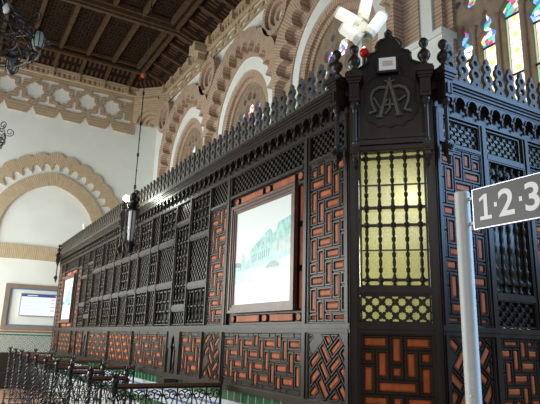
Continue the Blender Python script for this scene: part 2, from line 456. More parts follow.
def lattice(root, fr, u0, u1, z0, z1, a, b, hole=.62, star=False, glass='gglass', n=-.012, glow=None):
    """diagonal fretwork: diamond cells of half-diagonals a,b each with a hole"""
    mb = MB(); cx, cz = (u0 + u1) / 2, (z0 + z1) / 2
    R = int((u1 - u0) / 2 / a) + 2; Q = int((z1 - z0) / 2 / b) + 2
    for i in range(-R, R + 1):
        for j in range(-Q, Q + 1):
            if (i + j) % 2: continue
            x, z = cx + i * a, cz + j * b
            if x < u0 - a or x > u1 + a or z < z0 - b or z > z1 + b: continue
            full = (x - a >= u0 - 1e-6 and x + a <= u1 + 1e-6 and z - b >= z0 - 1e-6 and z + b <= z1 + 1e-6)
            K = 16 if star else 8
            if u0 - .3 * a <= x <= u1 + .3 * a and z0 - .3 * b <= z <= z1 + .3 * b:
                outer, inner = [], []
                for k in range(K):
                    t = 2 * PI * k / K; ct, st = math.cos(t), math.sin(t)
                    r = 1 / (abs(ct) / a + abs(st) / b)
                    ox, oz = x + r * ct, z + r * st
                    hr = hole * (.62 if star else .72); 
                    if star: hr *= (1.0 if k % 2 == 0 else .80)
                    outer.append((ox, oz)); inner.append((x + a * hr * ct, z + b * hr * st))
                for k in range(K):
                    j2 = (k + 1) % K
                    mb.face([fr.P(*outer[k], n), fr.P(*outer[j2], n), fr.P(*inner[j2], n), fr.P(*inner[k], n)])
                    mb.face([fr.P(*inner[k], n), fr.P(*inner[j2], n), fr.P(*inner[j2], n - .018), fr.P(*inner[k], n - .018)])
            else:
                pl = [(x + a, z), (x, z + b), (x - a, z), (x, z - b)]
                for A in ((1, 0, u1), (-1, 0, -u0), (0, 1, z1), (0, -1, -z0)):
                    pl = clip(pl, *A)
                    if len(pl) < 3: break
                pl = clean(pl) if len(pl) >= 3 else pl
                if len(pl) >= 3: mb.face([fr.P(*q, n) for q in pl])
    rim(mb, fr, u0, u1, z0, z1, n - .03, n + .016, .010)
    o = mb.build('lattice_panel', M['wood'], root)
    g = MB(); g.box(fr, u0, u1, z0, z1, n - .034, n - .028)
    link('glass_backing', g.mesh('glass_backing', [M[glass]]), o, (0, 0, 0))
    return o
SPC = {}
def spindle_mesh(h, r, beads):
    k = (round(h, 3), round(r, 4), beads)
    if k in SPC: return SPC[k]
    prof = [(r * .8, 0)]
    n = beads
    for i in range(n):
        z0 = h * i / n; d = h / n
        prof += [(r * 1.25, z0 + d * .06), (r * 1.25, z0 + d * .12), (r * .55, z0 + d * .18), (r * .95, z0 + d * .35), (r * 1.0, z0 + d * .5), (r * .9, z0 + d * .65),
                 (r * .55, z0 + d * .8), (r * 1.1, z0 + d * .88)]
    prof += [(r * .8, h)]
    mb = MB(); mb.lathe((0, 0, 0), prof, 8); me = mb.mesh('spindle', [M['wood']]); smooth(me); SPC[k] = me
    return me
def grille(root, fr, u0, u1, z0, z1, count, bars, r=.012, beads=4, glass='gglass', n=0.0, back=-.06):
    mb = MB(); rim(mb, fr, u0, u1, z0, z1, n - .05, n + .008, .012)
    for zb in bars:
        z = z0 + (z1 - z0) * zb
        mb.box(fr, u0, u1, z - r * .8, z + r * .8, n - .025 - r * .6, n - .025 + r * .8)
        for k in range(count):
            u = u0 + (u1 - u0) * (k + .5) / count
            mb.lathe(tuple(fr.P(u, z, n - .02)), [(r * 1.2, -r * 1.5), (r * 1.9, -r * .5), (r * 1.9, r * .5), (r * 1.2, r * 1.5)], 8)
    o = mb.build('spindle_grille', M['wood'], root)
    g = MB(); g.box(fr, u0, u1, z0, z1, n + back - .004, n + back)
    link('glass_backing', g.mesh('glass_backing', [M[glass]]), o, (0, 0, 0))
    me = spindle_mesh(z1 - z0 - .02, r, beads)
    for k in range(count):
        u = u0 + (u1 - u0) * (k + .5) / count
        link('spindle', me, o, fr.P(u, z0 + .01, n - .022))
    return o

# ================================================================ SETTING
XR, YF = 5.85, 18.6          # right-hand long wall, far wall
ZF = 10.32                   # top of the brick frieze
def struct(o): o['kind'] = 'structure'; return o
FA = Fr((0, YF, 0), (1, 0, 0), (0, -1, 0))        # far wall, u = x
LW = Fr((XR, 0, 0), (0, 1, 0), (-1, 0, 0))        # long wall, u = y
mb = MB(); mb.box(Fr((0, 0, 0), (1, 0, 0), (0, 1, 0)), -9, 7, -.1, 0, -6, 20); struct(mb.build('floor', M['floor']))
# far wall
mb = MB(); mb.box(FA, -9, 6.4, 0, 11.5, -.3, 0); wb = struct(mb.build('wall_back', M['plaster']))
# arch maths
def arch_pts(c, e, R, zc, K=40, a0=None):
    """pointed arch outline, returns list of (u,z,s,nu,nz) left to right"""
    top = math.acos(e / R); a_lo = a0 if a0 is not None else 0.0
    pts = []
    for k in range(K + 1):
        a = PI - a_lo - (PI - a_lo - (PI - top)) * k / K
        pts.append((c + e + R * math.cos(a), zc + R * math.sin(a), math.cos(a), math.sin(a)))
    for k in range(1, K + 1):
        a = top - (top - a_lo) * k / K
        pts.append((c - e + R * math.cos(a), zc + R * math.sin(a), math.cos(a), math.sin(a)))
    return pts
def ring(mb, fr, c, e, zc, r0, r1, n0, n1, lobes_out=0, lobes_in=0, amp_o=.0, amp_i=.0, K=60, low=None, clampu=None, mi=0, a0=0.0):
    """arch ring between radii r0 and r1; lobes_* = lobe length along the arc; low = straight jambs down to z"""
    Rm = (r0 + r1) / 2; rows = []
    base = arch_pts(c, e, Rm, zc, K, a0); s = 0; prev = None; tot = []
    for (u, z, nu, nz) in base:
        if prev: s += math.hypot(u - prev[0], z - prev[1])
        prev = (u, z); tot.append(s)
    L = tot[-1]
    for (u, z, nu, nz), s in zip(base, tot):
        ri, ro = r0, r1
        d = s - L / 2
        if lobes_out: ro = r1 - amp_o + amp_o * math.sqrt(max(0, 1 - (2 * abs((d / lobes_out + .5) % 1 - .5)) ** 2))
        if lobes_in:
            q = 1 - (2 * abs((d / lobes_in + .5) % 1 - .5)) ** 2
            q = 1 - (2 * abs((d / lobes_in + .5) % 1 - .5) / .86) ** 2
            ri = r0 + amp_i * math.sqrt(max(0, q))
        pi = (u + nu * (ri - Rm), z + nz * (ri - Rm)); po = (u + nu * (ro - Rm), z + nz * (ro - Rm))
        if clampu:
            po = (min(max(po[0], clampu[0]), clampu[1]), po[1]); pi = (min(max(pi[0], clampu[0]), clampu[1]), pi[1])
        rows.append((pi, po, s, ri, ro))
    if low is not None:
        a, b = rows[0], rows[-1]
        rows = [((a[0][0], low), (a[1][0], low), a[2] - (zc - low), a[3], a[4])] + rows + [((b[0][0], low), (b[1][0], low), b[2] + (zc - low), b[3], b[4])]
    for A, B in zip(rows, rows[1:]):
        if abs(A[0][0] - A[1][0]) + abs(A[0][1] - A[1][1]) < .004 or abs(B[0][0] - B[1][0]) + abs(B[0][1] - B[1][1]) < .004: continue
        uv = [(A[2], A[3]), (B[2], B[3]), (B[2], B[4]), (A[2], A[4])]
        mb.face([fr.P(*A[0], n1), fr.P(*B[0], n1), fr.P(*B[1], n1), fr.P(*A[1], n1)], mi, uv)
        mb.face([fr.P(*A[0], n0), fr.P(*B[0], n0), fr.P(*B[0], n1), fr.P(*A[0], n1)], mi, [(A[2], A[3]), (B[2], B[3]), (B[2], B[3] + n1 - n0), (A[2], A[3] + n1 - n0)])
        mb.face([fr.P(*A[1], n0), fr.P(*B[1], n0), fr.P(*B[1], n1), fr.P(*A[1], n1)], mi, [(A[2], A[4]), (B[2], B[4]), (B[2], B[4] + n1 - n0), (A[2], A[4] + n1 - n0)])
    for E_ in (rows[0], rows[-1]):
        mb.face([fr.P(*E_[0], n0), fr.P(*E_[1], n0), fr.P(*E_[1], n1), fr.P(*E_[0], n1)], mi, [(0, 0), (0, .1), (.1, .1), (.1, 0)])
# far-wall arch
CX = 2.55
mb = MB(); ring(mb, FA, CX, .25, 4.6, 2.20, 2.80, 0, .07, .46, .345, .14, .23, 160, None, None, 0, -.05)
ring(mb, FA, CX, .25, 4.6, 1.69, 2.10, 0, .09, K=30, low=4.15)
struct(mb.build('trim_1', M['brickfar']))
# lintel band below the lunette
mb = MB()
for k in range(30):
    x0 = CX - 1.95 + 3.9 * k / 30 - 1.2 * 0; x1 = x0 + 3.9 / 30
    zt = lambda x: 4.24 - .022 * (x - 2.2) ** 2
    mb.prism(FA, [(x0, zt(x0) - .43), (x1, zt(x1) - .43), (x1, zt(x1)), (x0, zt(x0))], 0, .10, 0, lambda u, z: (u, z))
struct(mb.build('trim_2', M['brickfar']))
# lower part of the far wall: tiled dado and its mouldings
mb = MB(); mb.box(FA, -6, XR, .0, 1.5, 0, .05); o = struct(mb.build('trim_3', M['azulejo']))
mb = MB(); mb.box(FA, -6, XR, 1.5, 1.54, 0, .07); struct(mb.build('trim_4', plain('green_glazed_edge', (.05, .16, .10), .3)))
mb = MB(); mb.box(FA, -6, XR, 1.58, 1.625, 0, .06); struct(mb.build('trim_5', plain('terracotta_strip', (.25, .10, .06), .5)))
# frieze
def frieze(fr, u_start, n_units, pitch, z0, z1, full, name, ua, ub, nsign=1):
    loops = []
    zc = 9.38
    out = []
    if full:
        # zig-zag foot: trapezoids between upward notches under every star
        out.append((ua, z1)); 
        out.append((ua, 8.57))
        for k in range(n_units):
            x = u_start + k * pitch
            if x - .12 < ua or x + .12 > ub: continue
            out += [(x - .15, 8.57), (x - .06, 8.74), (x, 8.90), (x + .06, 8.74), (x + .15, 8.57)]
        out += [(ub, 8.57), (ub, z1)]
        loops.append(out)
        for k in range(n_units):
            x = u_start + k * pitch
            if x - .3 > ua and x + .3 < ub:
                st = []
                for i in range(16):
                    t = 2 * PI * (i + .5 * 0) / 16; r = .33 if i % 2 == 0 else .255
                    st.append((x + r * math.cos(t), zc + r * math.sin(t)))
                loops.append(st)
            xm = x + pitch / 2
            if xm - .28 > ua and xm + .28 < ub:
                # upper T and lower inverted T
                loops.append([(xm - .29, zc + .47), (xm - .29, zc + .33), (xm - .06, zc + .33), (xm - .06, zc + .10), (xm + .06, zc + .10), (xm + .06, zc + .33), (xm + .29, zc + .33), (xm + .29, zc + .47)])
                loops.append([(xm - .29, zc - .47), (xm + .29, zc - .47), (xm + .29, zc - .33), (xm + .06, zc - .33), (xm + .06, zc - .10), (xm - .06, zc - .10), (xm - .06, zc - .33), (xm - .29, zc - .33)])
    else:
        out = [(ua, z1), (ua, z0), (ub, z0), (ub, z1)]; loops.append(out)
        for k in range(n_units):
            x = u_start + k * pitch
            if x - .3 > ua and x + .3 < ub:
                loops.append([(x - .28, z0 + .36), (x - .28, z0 + .24), (x + .28, z0 + .24), (x + .28, z0 + .36)])
                loops.append([(x - .10, z0 + .18), (x - .14, z0 + .05), (x + .14, z0 + .05), (x + .10, z0 + .18)])
            xm = x + pitch / 2
            if xm - .3 > ua and xm + .3 < ub:
                loops.append([(xm - .06, z0 + .22), (xm - .10, z0 + .04), (xm + .10, z0 + .04), (xm + .06, z0 + .22)])
                loops.append([(xm - .07, z0 + .37), (xm - .07, z0 + .27), (xm + .07, z0 + .27), (xm + .07, z0 + .37)])
    me = curve_mesh(fr, loops, 0, .06, M['brickfrz'])
    o = link(name, me); struct(o)
    # moulding with dentils above
    mb = MB(); mb.box(fr, ua, ub, z1 - .31, z1 - .26, .06, .12); mb.box(fr, ua, ub, z1 - .12, z1, .06, .18)
    k = ua + .1
    while k < ub - .3:
        mb.box(fr, k, k + .08, z1 - .26, z1 - .12, .06, .13); k += .17
    for i in range(n_units + 1):
        x = u_start + (i + .5) * pitch - (0 if full else 0)
        if ua + .1 < x < ub - .1: mb.box(fr, x - .08, x + .08, z1 - .30, z1 - .04, .06, .24)
    link('cornice_moulding', mb.mesh('cornice_moulding', [M['brickfrz']]), o, (0, 0, 0))
    return o
frieze(FA, .726 - .85 * 8, 14, .85, 9.7, ZF, True, 'trim_6', -5.6, 4.98)
frieze(LW, 2.4, 20, .78, 9.62, ZF, False, 'trim_7', -1.0, 17.75)
# squinch across the corner: diagonal with nested arch rings
DI = Fr((4.98, YF, 0), (XR - 4.98, 17.75 - YF, 0), (-1, -1, 0)); DL = math.hypot(XR - 4.98, 17.75 - YF)
mb = MB()
for i, r in enumerate((.56, .44, .32, .20)):
    ring(mb, DI, DL / 2, 0, 9.0, r - .11, r, -.45 + .0 * i, .10 - .11 * i, K=12)
mb.box(DI, 0, DL, 9.56, ZF, -.2, .10)
for sgn in (0, 1):
    poly = [(0, 9.0), (0, 9.56), (DL / 2, 9.56)] + [(DL / 2 - .56 * math.sin(t * PI / 16), 9.0 + .56 * math.cos(t * PI / 16)) for t in range(0, 9)]
    if sgn: poly = [(DL - u, z) for u, z in poly]
    mb.prism(DI, poly, -.2, .10)
mb.box(DI, .25, .95, ZF - .5, ZF - .42, .10, .16)
struct(mb.build('trim_8', M['brickfrz']))
# long wall with four window openings
ACY = [15.35, 11.6, 7.8, 4.04]
PITCH = 3.8
def arch_loop(c, e, R, zc, low, K=20):
    p = [(a[0], a[1]) for a in arch_pts(c, e, R, zc, K)]
    return [(c + e - R, low)] + p + [(c - e + R, low)]
RW, EW, ZW = 1.42, .15, 6.87
outer = [(2.15, -.0), (YF + .3, 0), (YF + .3, 11.5), (-3, 11.5), (-3, 7.0), (2.15, 7.0)]
me = curve_mesh(LW, [outer] + [arch_loop(c, EW, RW, ZW, 3.2) for c in ACY], -.3, 0, M['plaster'])
struct(link('wall_right', me))
mb = MB()
mids = [17.4] + [(p + q) / 2 for p, q in zip(ACY, ACY[1:])] + [2.15]
for ci, c in enumerate(ACY):
    CL = (mids[ci + 1], mids[ci])
    # flat brick field behind the scalloped niches, proud scalloped ring, white band is the bare wall, recessed brick rings
    ring(mb, LW, c, .2, 6.93, 1.71, 2.36, 0, .03, K=24, low=.0 + 3, clampu=CL)
    ring(mb, LW, c, .2, 6.93, 1.80, 2.40, .03, .24, .62, .44, .07, .25, 110, 3, CL)
    ring(mb, LW, c, EW, ZW, 1.25, 1.42, -.30, -.04, K=24, low=3)
    ring(mb, LW, c, EW, ZW, 1.12, 1.27, -.32, -.12, K=24, low=3)
struct(mb.build('trim_9', M['brick']))
# impost blocks where the white bands end
mb = MB()
for c in ACY:
    for s_ in (-1, 1):
        a = c + s_ * 1.0; b = c + s_ * 1.78
        mb.prism(LW, [(min(a, b), 5.0), (max(a, b), 5.0), (max(a, b) + .06, 6.02), (min(a, b) - .02, 6.02)], -.42, .12)
        mb.box(LW, min(a, b) - .05, max(a, b) + .05, 6.02, 6.12, -.42, .16)
struct(mb.build('trim_10', M['plaster']))
# roundels in the spandrels
mb = MB()
for y in (17.25, 13.62, 9.8, 5.9, 2.1):
    for r0, r1, nn in ((.42, .56, .24), (.29, .40, .16), (.15, .26, .08)):
        pts = []
        rows = [(math.cos(2 * PI * k / 24), math.sin(2 * PI * k / 24)) for k in range(25)]
        for k in range(24):
            a, b = rows[k], rows[k + 1]; zc = 8.95; s0, s1 = .46 * 2 * PI * k / 24, .46 * 2 * PI * (k + 1) / 24
            P = lambda q, r, n: LW.P(y + q[0] * r, zc + q[1] * r, n)
            mb.face([P(a, r0, nn), P(b, r0, nn), P(b, r1, nn), P(a, r1, nn)], 0, [(s0, 0), (s1, 0), (s1, .1), (s0, .1)])
            mb.face([P(a, r0, 0), P(b, r0, 0), P(b, r0, nn), P(a, r0, nn)], 0, [(s0, 0), (s1, 0), (s1, .1), (s0, .1)])
            mb.face([P(a, r1, 0), P(b, r1, 0), P(b, r1, nn), P(a, r1, nn)], 0, [(s0, 0), (s1, 0), (s1, .1), (s0, .1)])
struct(mb.build('trim_11', M['brick']))
# windows: stone tracery plate and stained glass
GP = Fr((XR + .24, 0, 0), (0, 1, 0), (-1, 0, 0))
def circle(c, z, r, K=14): return [(c + r * math.cos(2 * PI * k / K), z + r * math.sin(2 * PI * k / K)) for k in range(K)]
def window(i, c):
    if i == 4: c += .06
    root = struct(empty('window_%d' % i, (XR + .3, c, 3.2)))
    loops = [arch_loop(c, EW, 1.14, ZW, 3.2)]
    c0 = c; LC = [c - .78, c - .39, c, c + .39, c + .78]; tips = [6.18, 6.24, 6.52, 6.24, 6.18]
    for u, t in zip(LC, tips):
        hw = .132
        lp = [(u - hw, 3.4), (u + hw, 3.4), (u + hw, t - .50), (u + hw + .03, t - .42), (u + .09, t - .34), (u + .05, t - .32), (u + .10, t - .25), (u + .09, t - .17), (u + .035, t - .13),
              (u + .045, t - .06), (u, t), (u - .045, t - .06), (u - .035, t - .13), (u - .09, t - .17), (u - .10, t - .25), (u - .05, t - .32), (u - .09, t - .34), (u - hw - .03, t - .42), (u - hw, t - .50)]
        loops.append(lp)
    for du, z, r in ((-.62, 6.52, .13), (.62, 6.52, .13), (-.26, 6.82, .17), (.26, 6.82, .17), (-.60, 6.88, .14), (.60, 6.88, .14), (0, 7.24, .24), (-.42, 7.22, .15), (.42, 7.22, .15), (0, 7.64, .12), (-.25, 7.56, .09), (.25, 7.56, .09), (-.20, 6.42, .05), (.20, 6.42, .05), (-.84, 6.56, .06), (.84, 6.56, .06)):
        K = 18; cp = []
        for k in range(K):
            t = 2 * PI * k / K; rr = r * (.8 + .2 * abs(math.cos(3 * t / 1)))
            cp.append((c + du + rr * math.cos(t), z + rr * math.sin(t)))
        loops.append(cp)
    me = curve_mesh(GP, loops, -.05, .07, M['stone']); link('tracery', me, root, (0, 0, 0))
    for du in (-.975, -.585, -.195, .195, .585, .975):
        g = MB(); g.tube([GP.P(c + du, 3.3, .07), GP.P(c + du, 5.95, .07)], .035, 8); g.lathe(tuple(GP.P(c + du, 5.95, .07)), [(.035, 0), (.06, .05), (.065, .09), (.03, .12)], 8)
        link('mullion', g.mesh('mullion', [M['stone']]), root, (0, 0, 0))
    g = MB()
    for u, t in zip(LC, tips):
        q = t - .55
        g.face([GP.P(u - .125, 3.3, -.02), GP.P(u + .125, 3.3, -.02), GP.P(u + .125, q, -.02), GP.P(u - .125, q, -.02)], 0, [(0, -.3), (1, -.3), (1, 2.15), (0, 2.15)])
        g.face([GP.P(u - .18, q, -.02), GP.P(u + .18, q, -.02), GP.P(u + .18, t + .04, -.02), GP.P(u - .18, t + .04, -.02)], 0, [(.5, 9)] * 4)
        g.box(GP, u - .12, u + .12, q - .012, q + .012, -.03, .0, 1)
    g.face([GP.P(c - 1.0, 6.25, -.03), GP.P(c + 1.0, 6.25, -.03), GP.P(c + 1, 7.9, -.03), GP.P(c - 1, 7.9, -.03)], 0, [(.5, 9)] * 4)
    for u in (c - .60, c - .20, c + .20, c + .60): pass
    link('stained_glass', g.mesh('stained_glass', [M['stained'], M['black']]), root, (0, 0, 0))
    g = MB()
    for z in (3.9, 4.5, 5.1): g.box(GP, c - .95, c + .95, z - .012, z + .012, -.01, .01)
    link('glazing_bar', g.mesh('glazing_bar', [M['black']]), root, (0, 0, 0))
for i, c in enumerate(ACY): window(i + 1, c)
# ceiling
XB, YB, ZB = XR - 1.0, YF - 1.12, ZF + .36       # edge of the flat part
mb = MB()
mb.face([(-9, -1, ZB + .02), (XB, -1, ZB + .02), (XB, YB, ZB + .02), (-9, YB, ZB + .02)], 0)
ceil = struct(mb.build('ceiling', M['coffer']))
g = MB()
g.face([(-9, YF, ZF), (4.98, YF, ZF), (XB, YB, ZB), (-9, YB, ZB)], 0, [(-9, 0), (4.98, 0), (XB, 1.2), (-9, 1.2)])
g.face([(4.98, YF, ZF), (XR, 17.75, ZF), (XB, YB, ZB)], 0, [(0, 0), (1.2, 0), (.6, 1.0)])
g.face([(XR, 17.75, ZF), (XR, -1, ZF), (XB, -1, ZB), (XB, YB, ZB)], 0, [(17.75, 0), (-1, 0), (-1, 1.2), (YB, 1.2)])
link('cove_boards', g.mesh('cove_boards', [M['cove']]), ceil, (0, 0, 0))
def beam(mb, a, b, wd, ht):
    a, b = Vector(a), Vector(b); d = (b - a).normalized(); s_ = d.cross(Vector((0, 0, 1))).normalized() * wd / 2; h = Vector((0, 0, -ht))
    q = [a - s_, a + s_, a + s_ + h, a - s_ + h]; r = [b - s_, b + s_, b + s_ + h, b - s_ + h]
    mb.face(q); mb.face(r[::-1])
    for i in range(4): mb.face([q[i], q[(i + 1) % 4], r[(i + 1) % 4], r[i]])
def part_beam(name, a, b, wd, ht, mat='rib'):
    m_ = MB(); beam(m_, a, b, wd, ht); return link(name, m_.mesh(name, [M[mat]]), ceil, (0, 0, 0))
for k in range(-4, 6):
    x = 1.22 + .85 * k
    if x < XB - .2: part_beam('ceiling_rib', (x, 8.0, ZB), (x, YB, ZB), .11, .16)
    if x < 4.98: part_beam('cove_rib', (x, YF - .02, ZF + .02), (x, YB, ZB), .11, .12)
yt = 14.25
for k in range(0, 14):
    y = YB - .78 * k
    if abs(y - yt) < .3 or y < 6: continue
    part_beam('cove_rib', (XR - .02, y, ZF + .02), (XB, y, ZB), .11, .12)
for wd, ht in ((.34, .10), (.22, .20), (.10, .26)):
    m_ = MB(); beam(m_, (XB - .05, 5, ZB), (XB - .05, YB + .05, ZB), wd, ht); beam(m_, (-9, YB - .0, ZB), (XB, YB - .0, ZB), wd, ht)
    link('border_beam', m_.mesh('border_beam', [M['rib' if ht < .15 or ht > .22 else 'coffer']]), ceil, (0, 0, 0))
for yy in (yt, 9.9):
    for wd, ht in ((.40, .14), (.26, .27), (.12, .34)):
        m_ = MB(); beam(m_, (-6, yy, ZB), (XB, yy, ZB), wd, ht); beam(m_, (XB, yy, ZB), (XR, yy, ZF + .02), wd, ht)
        link('tie_beam', m_.mesh('tie_beam', [M['rib']]), ceil, (0, 0, 0))
    m_ = MB(); m_.box(LW, yy - .22, yy + .22, ZF - .40, ZF - .1, .1, .5); m_.box(LW, yy - .15, yy + .15, ZF - .62, ZF - .40, .1, .35)
    link('bracket', m_.mesh('bracket', [M['brickfrz']]), ceil, (0, 0, 0))
m_ = MB(); m_.lathe((XB, YB, ZB - .38), [(.03, 0), (.08, .05), (.10, .12), (.06, .2), (.12, .3)], 12)
link('rosette', m_.mesh('rosette', [M['inlay']]), ceil, (0, 0, 0))

# ================================================================ TICKET BOOTH
XL, YC = 2.682, 3.361
YE = 16.30                                         # far end of the long side
R2 = math.sqrt(.5)
CH = .660                                          # chamfer width
XC, YR = XL + CH * R2, YC - CH * R2
LF = Fr((XL, YC, 0), (0, 1, 0), (-1, 0, 0))        # long side, u = y - YC
CF = Fr((XL, YC, 0), (1, -1, 0), (-1, -1, 0))      # chamfered front
RF = Fr((XC, YR, 0), (1, 0, 0), (0, -1, 0))        # right side, u = x - XC
LL = YE - YC; RL = XR - XC - .02
booth = empty('ticket_booth', (4.2, 9, 0), 'long dark carved-wood ticket booth with orange inlay panels, lattices and toothed cresting', 'ticket booth')
mb = MB()
for fr, L in ((LF, LL), (CF, CH), (RF, RL)): mb.box(fr, 0, L, 0, 1.08, -.12, -.05)
mb.box(Fr((XL + .05, YE, 0), (1, 0, 0), (0, 1, 0)), 0, 3.1, 0, 1.08, -.1, -.03)
mb.build('tiled_base', M['basetile'], booth)
# structure: sills, rails, posts
mb = MB()
def band(z0, z1, n0, n1, mbx=None):
    m_ = mbx or mb
    m_.box(LF, -n1 * .41, LL, z0, z1, n0, n1); m_.box(CF, 0, CH, z0, z1, n0, n1); m_.box(RF, -n1 * .41, RL, z0, z1, n0, n1)
band(1.08, 1.135, -.10, .025); band(1.665, 1.695, -.05, .018); band(1.695, 1.735, -.05, .026)
rail = mb.build('rail', M['wood'], booth)
mb = MB(); mb.box(LF, 0, LL, 3.40, 3.45, -.05, .015); mb.box(RF, 0, RL, 3.40, 3.45, -.05, .015)
mb.box(LF, 0, LL, 3.45, 3.60, -.05, -.02); mb.box(RF, 0, RL, 3.45, 3.60, -.05, -.02)
mb.build('frieze_board', M['wood'], booth)
def post(fr, u0, u1, z0, z1, n=.022):
    m_ = MB(); m_.box(fr, u0, u1, z0, z1, -.06, n * .5); w_ = (u1 - u0) * .28; m_.box(fr, u0 + w_, u1 - w_, z0, z1, n * .5, n)
    m_.build('post', M['wood'], booth)
# cornice: stepped mouldings
mb = MB()
for z0, z1, n in ((3.605, 3.625, .035), (3.625, 3.64, .048), (3.64, 3.65, .045), (3.65, 3.67, .06), (3.67, 3.70, .075), (3.70, 3.71, .068)):
    mb.box(LF, .02, LL + n, z0, z1, -.05, n); mb.box(RF, .02, RL, z0, z1, -.05, n)
mb.build('cornice', M['wood'], booth)
# roof and inner lining
mb = MB(); z = 3.55
mb.face([(XL + .05, YC + .02, z), (XC + .02, YR + .05, z), (XR - .02, YR + .05, z), (XR - .02, YE, z), (XL + .05, YE, z)])
mb.face([(XL + .05, YC + .02, z + .05), (XC + .02, YR + .05, z + .05), (XR - .02, YR + .05, z + .05), (XR - .02, YE, z + .05), (XL + .05, YE, z + .05)])
mb.box(Fr((0, YE, 0), (1, 0, 0), (0, 1, 0)), XL + .05, XR - .02, 1.08, 3.72, -.06, 0)
mb.build('roof', M['wood'], booth)
# arcade of small pendant arches under the cornice
def arcade(fr, L, pitch, ua=.06):
    n = int((L - ua - .02) / pitch); mbx = MB()
    for k in range(n):
        a = ua + k * pitch; b = a + pitch; c = (a + b) / 2; zt, zb, n1 = 3.605, 3.46, .032
        K = 8; rr = pitch * .36; zc = 3.525
        arcp = [(c + rr * math.cos(PI - PI * i / K), zc + rr * 1.05 * math.sin(PI - PI * i / K)) for i in range(K + 1)]
        top = [(a + (b - a) * i / K, zt) for i in range(K + 1)]
        for i in range(K):
            mbx.face([fr.P(*top[i], n1), fr.P(*top[i + 1], n1), fr.P(*arcp[i + 1], n1), fr.P(*arcp[i], n1)])
            mbx.face([fr.P(*arcp[i], n1), fr.P(*arcp[i + 1], n1), fr.P(*arcp[i + 1], -.02), fr.P(*arcp[i], -.02)])
            # raised archivolt
            q0 = arcp[i]; q1 = arcp[i + 1]; e = 1.18
            o0 = (c + (q0[0] - c) * e, zc + (q0[1] - zc) * e); o1 = (c + (q1[0] - c) * e, zc + (q1[1] - zc) * e)
            mbx.face([fr.P(*q0, n1 + .012), fr.P(*q1, n1 + .012), fr.P(*o1, n1 + .012), fr.P(*o0, n1 + .012)])
            mbx.face([fr.P(*o0, n1), fr.P(*o1, n1), fr.P(*o1, n1 + .012), fr.P(*o0, n1 + .012)])
        # pendants
        mbx.prism(fr, [(a, zt), (a, zc - .01), (a + .012, zb + .02), (a + pitch * .14, zc)], .0, n1)
        mbx.prism(fr, [(b, zt), (b - pitch * .14, zc), (b - .012, zb + .02), (b, zc - .01)], .0, n1)
        mbx.lathe(tuple(fr.P(b, zb - .01, .03)), [(.004, -.02), (.014, 0), (.010, .02), (.018, .05)], 6)
    mbx.build('pendant_arcade', M['wood'], booth)
arcade(LF, LL, .150); arcade(RF, RL, .150)
# cresting: pierced wavy finials
def cut_finial():
    fr = Fr((0, 0, 0), (1, 0, 0), (0, -1, 0))
    half = [(.074, 0), (.074, .03), (.056, .055), (.040, .072), (.037, .09), (.056, .118), (.060, .142), (.052, .168), (.031, .190), (.030, .202), (.050, .226), (.052, .248), (.040, .272), (.020, .290), (.024, .306), (.014, .325), (0, .340)]
    outl = half + [(-u, z) for u, z in half[-2::-1]]
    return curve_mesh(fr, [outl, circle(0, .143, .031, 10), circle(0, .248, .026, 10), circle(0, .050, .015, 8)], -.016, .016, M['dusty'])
M['dusty'] = plain('dusty_grey_brown_wood', (0.075, 0.066, 0.052), .5, spec=.35, var=.35, scale=6)  # cresting wood made paler: the light it catches is put into the colour
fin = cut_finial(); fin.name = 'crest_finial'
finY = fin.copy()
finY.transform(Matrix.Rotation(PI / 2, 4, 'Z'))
n = 78
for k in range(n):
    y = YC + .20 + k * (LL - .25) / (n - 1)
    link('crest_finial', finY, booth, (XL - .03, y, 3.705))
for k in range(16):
    link('crest_finial', fin, booth, (XC + .19 + k * .155, YR - .03, 3.705))
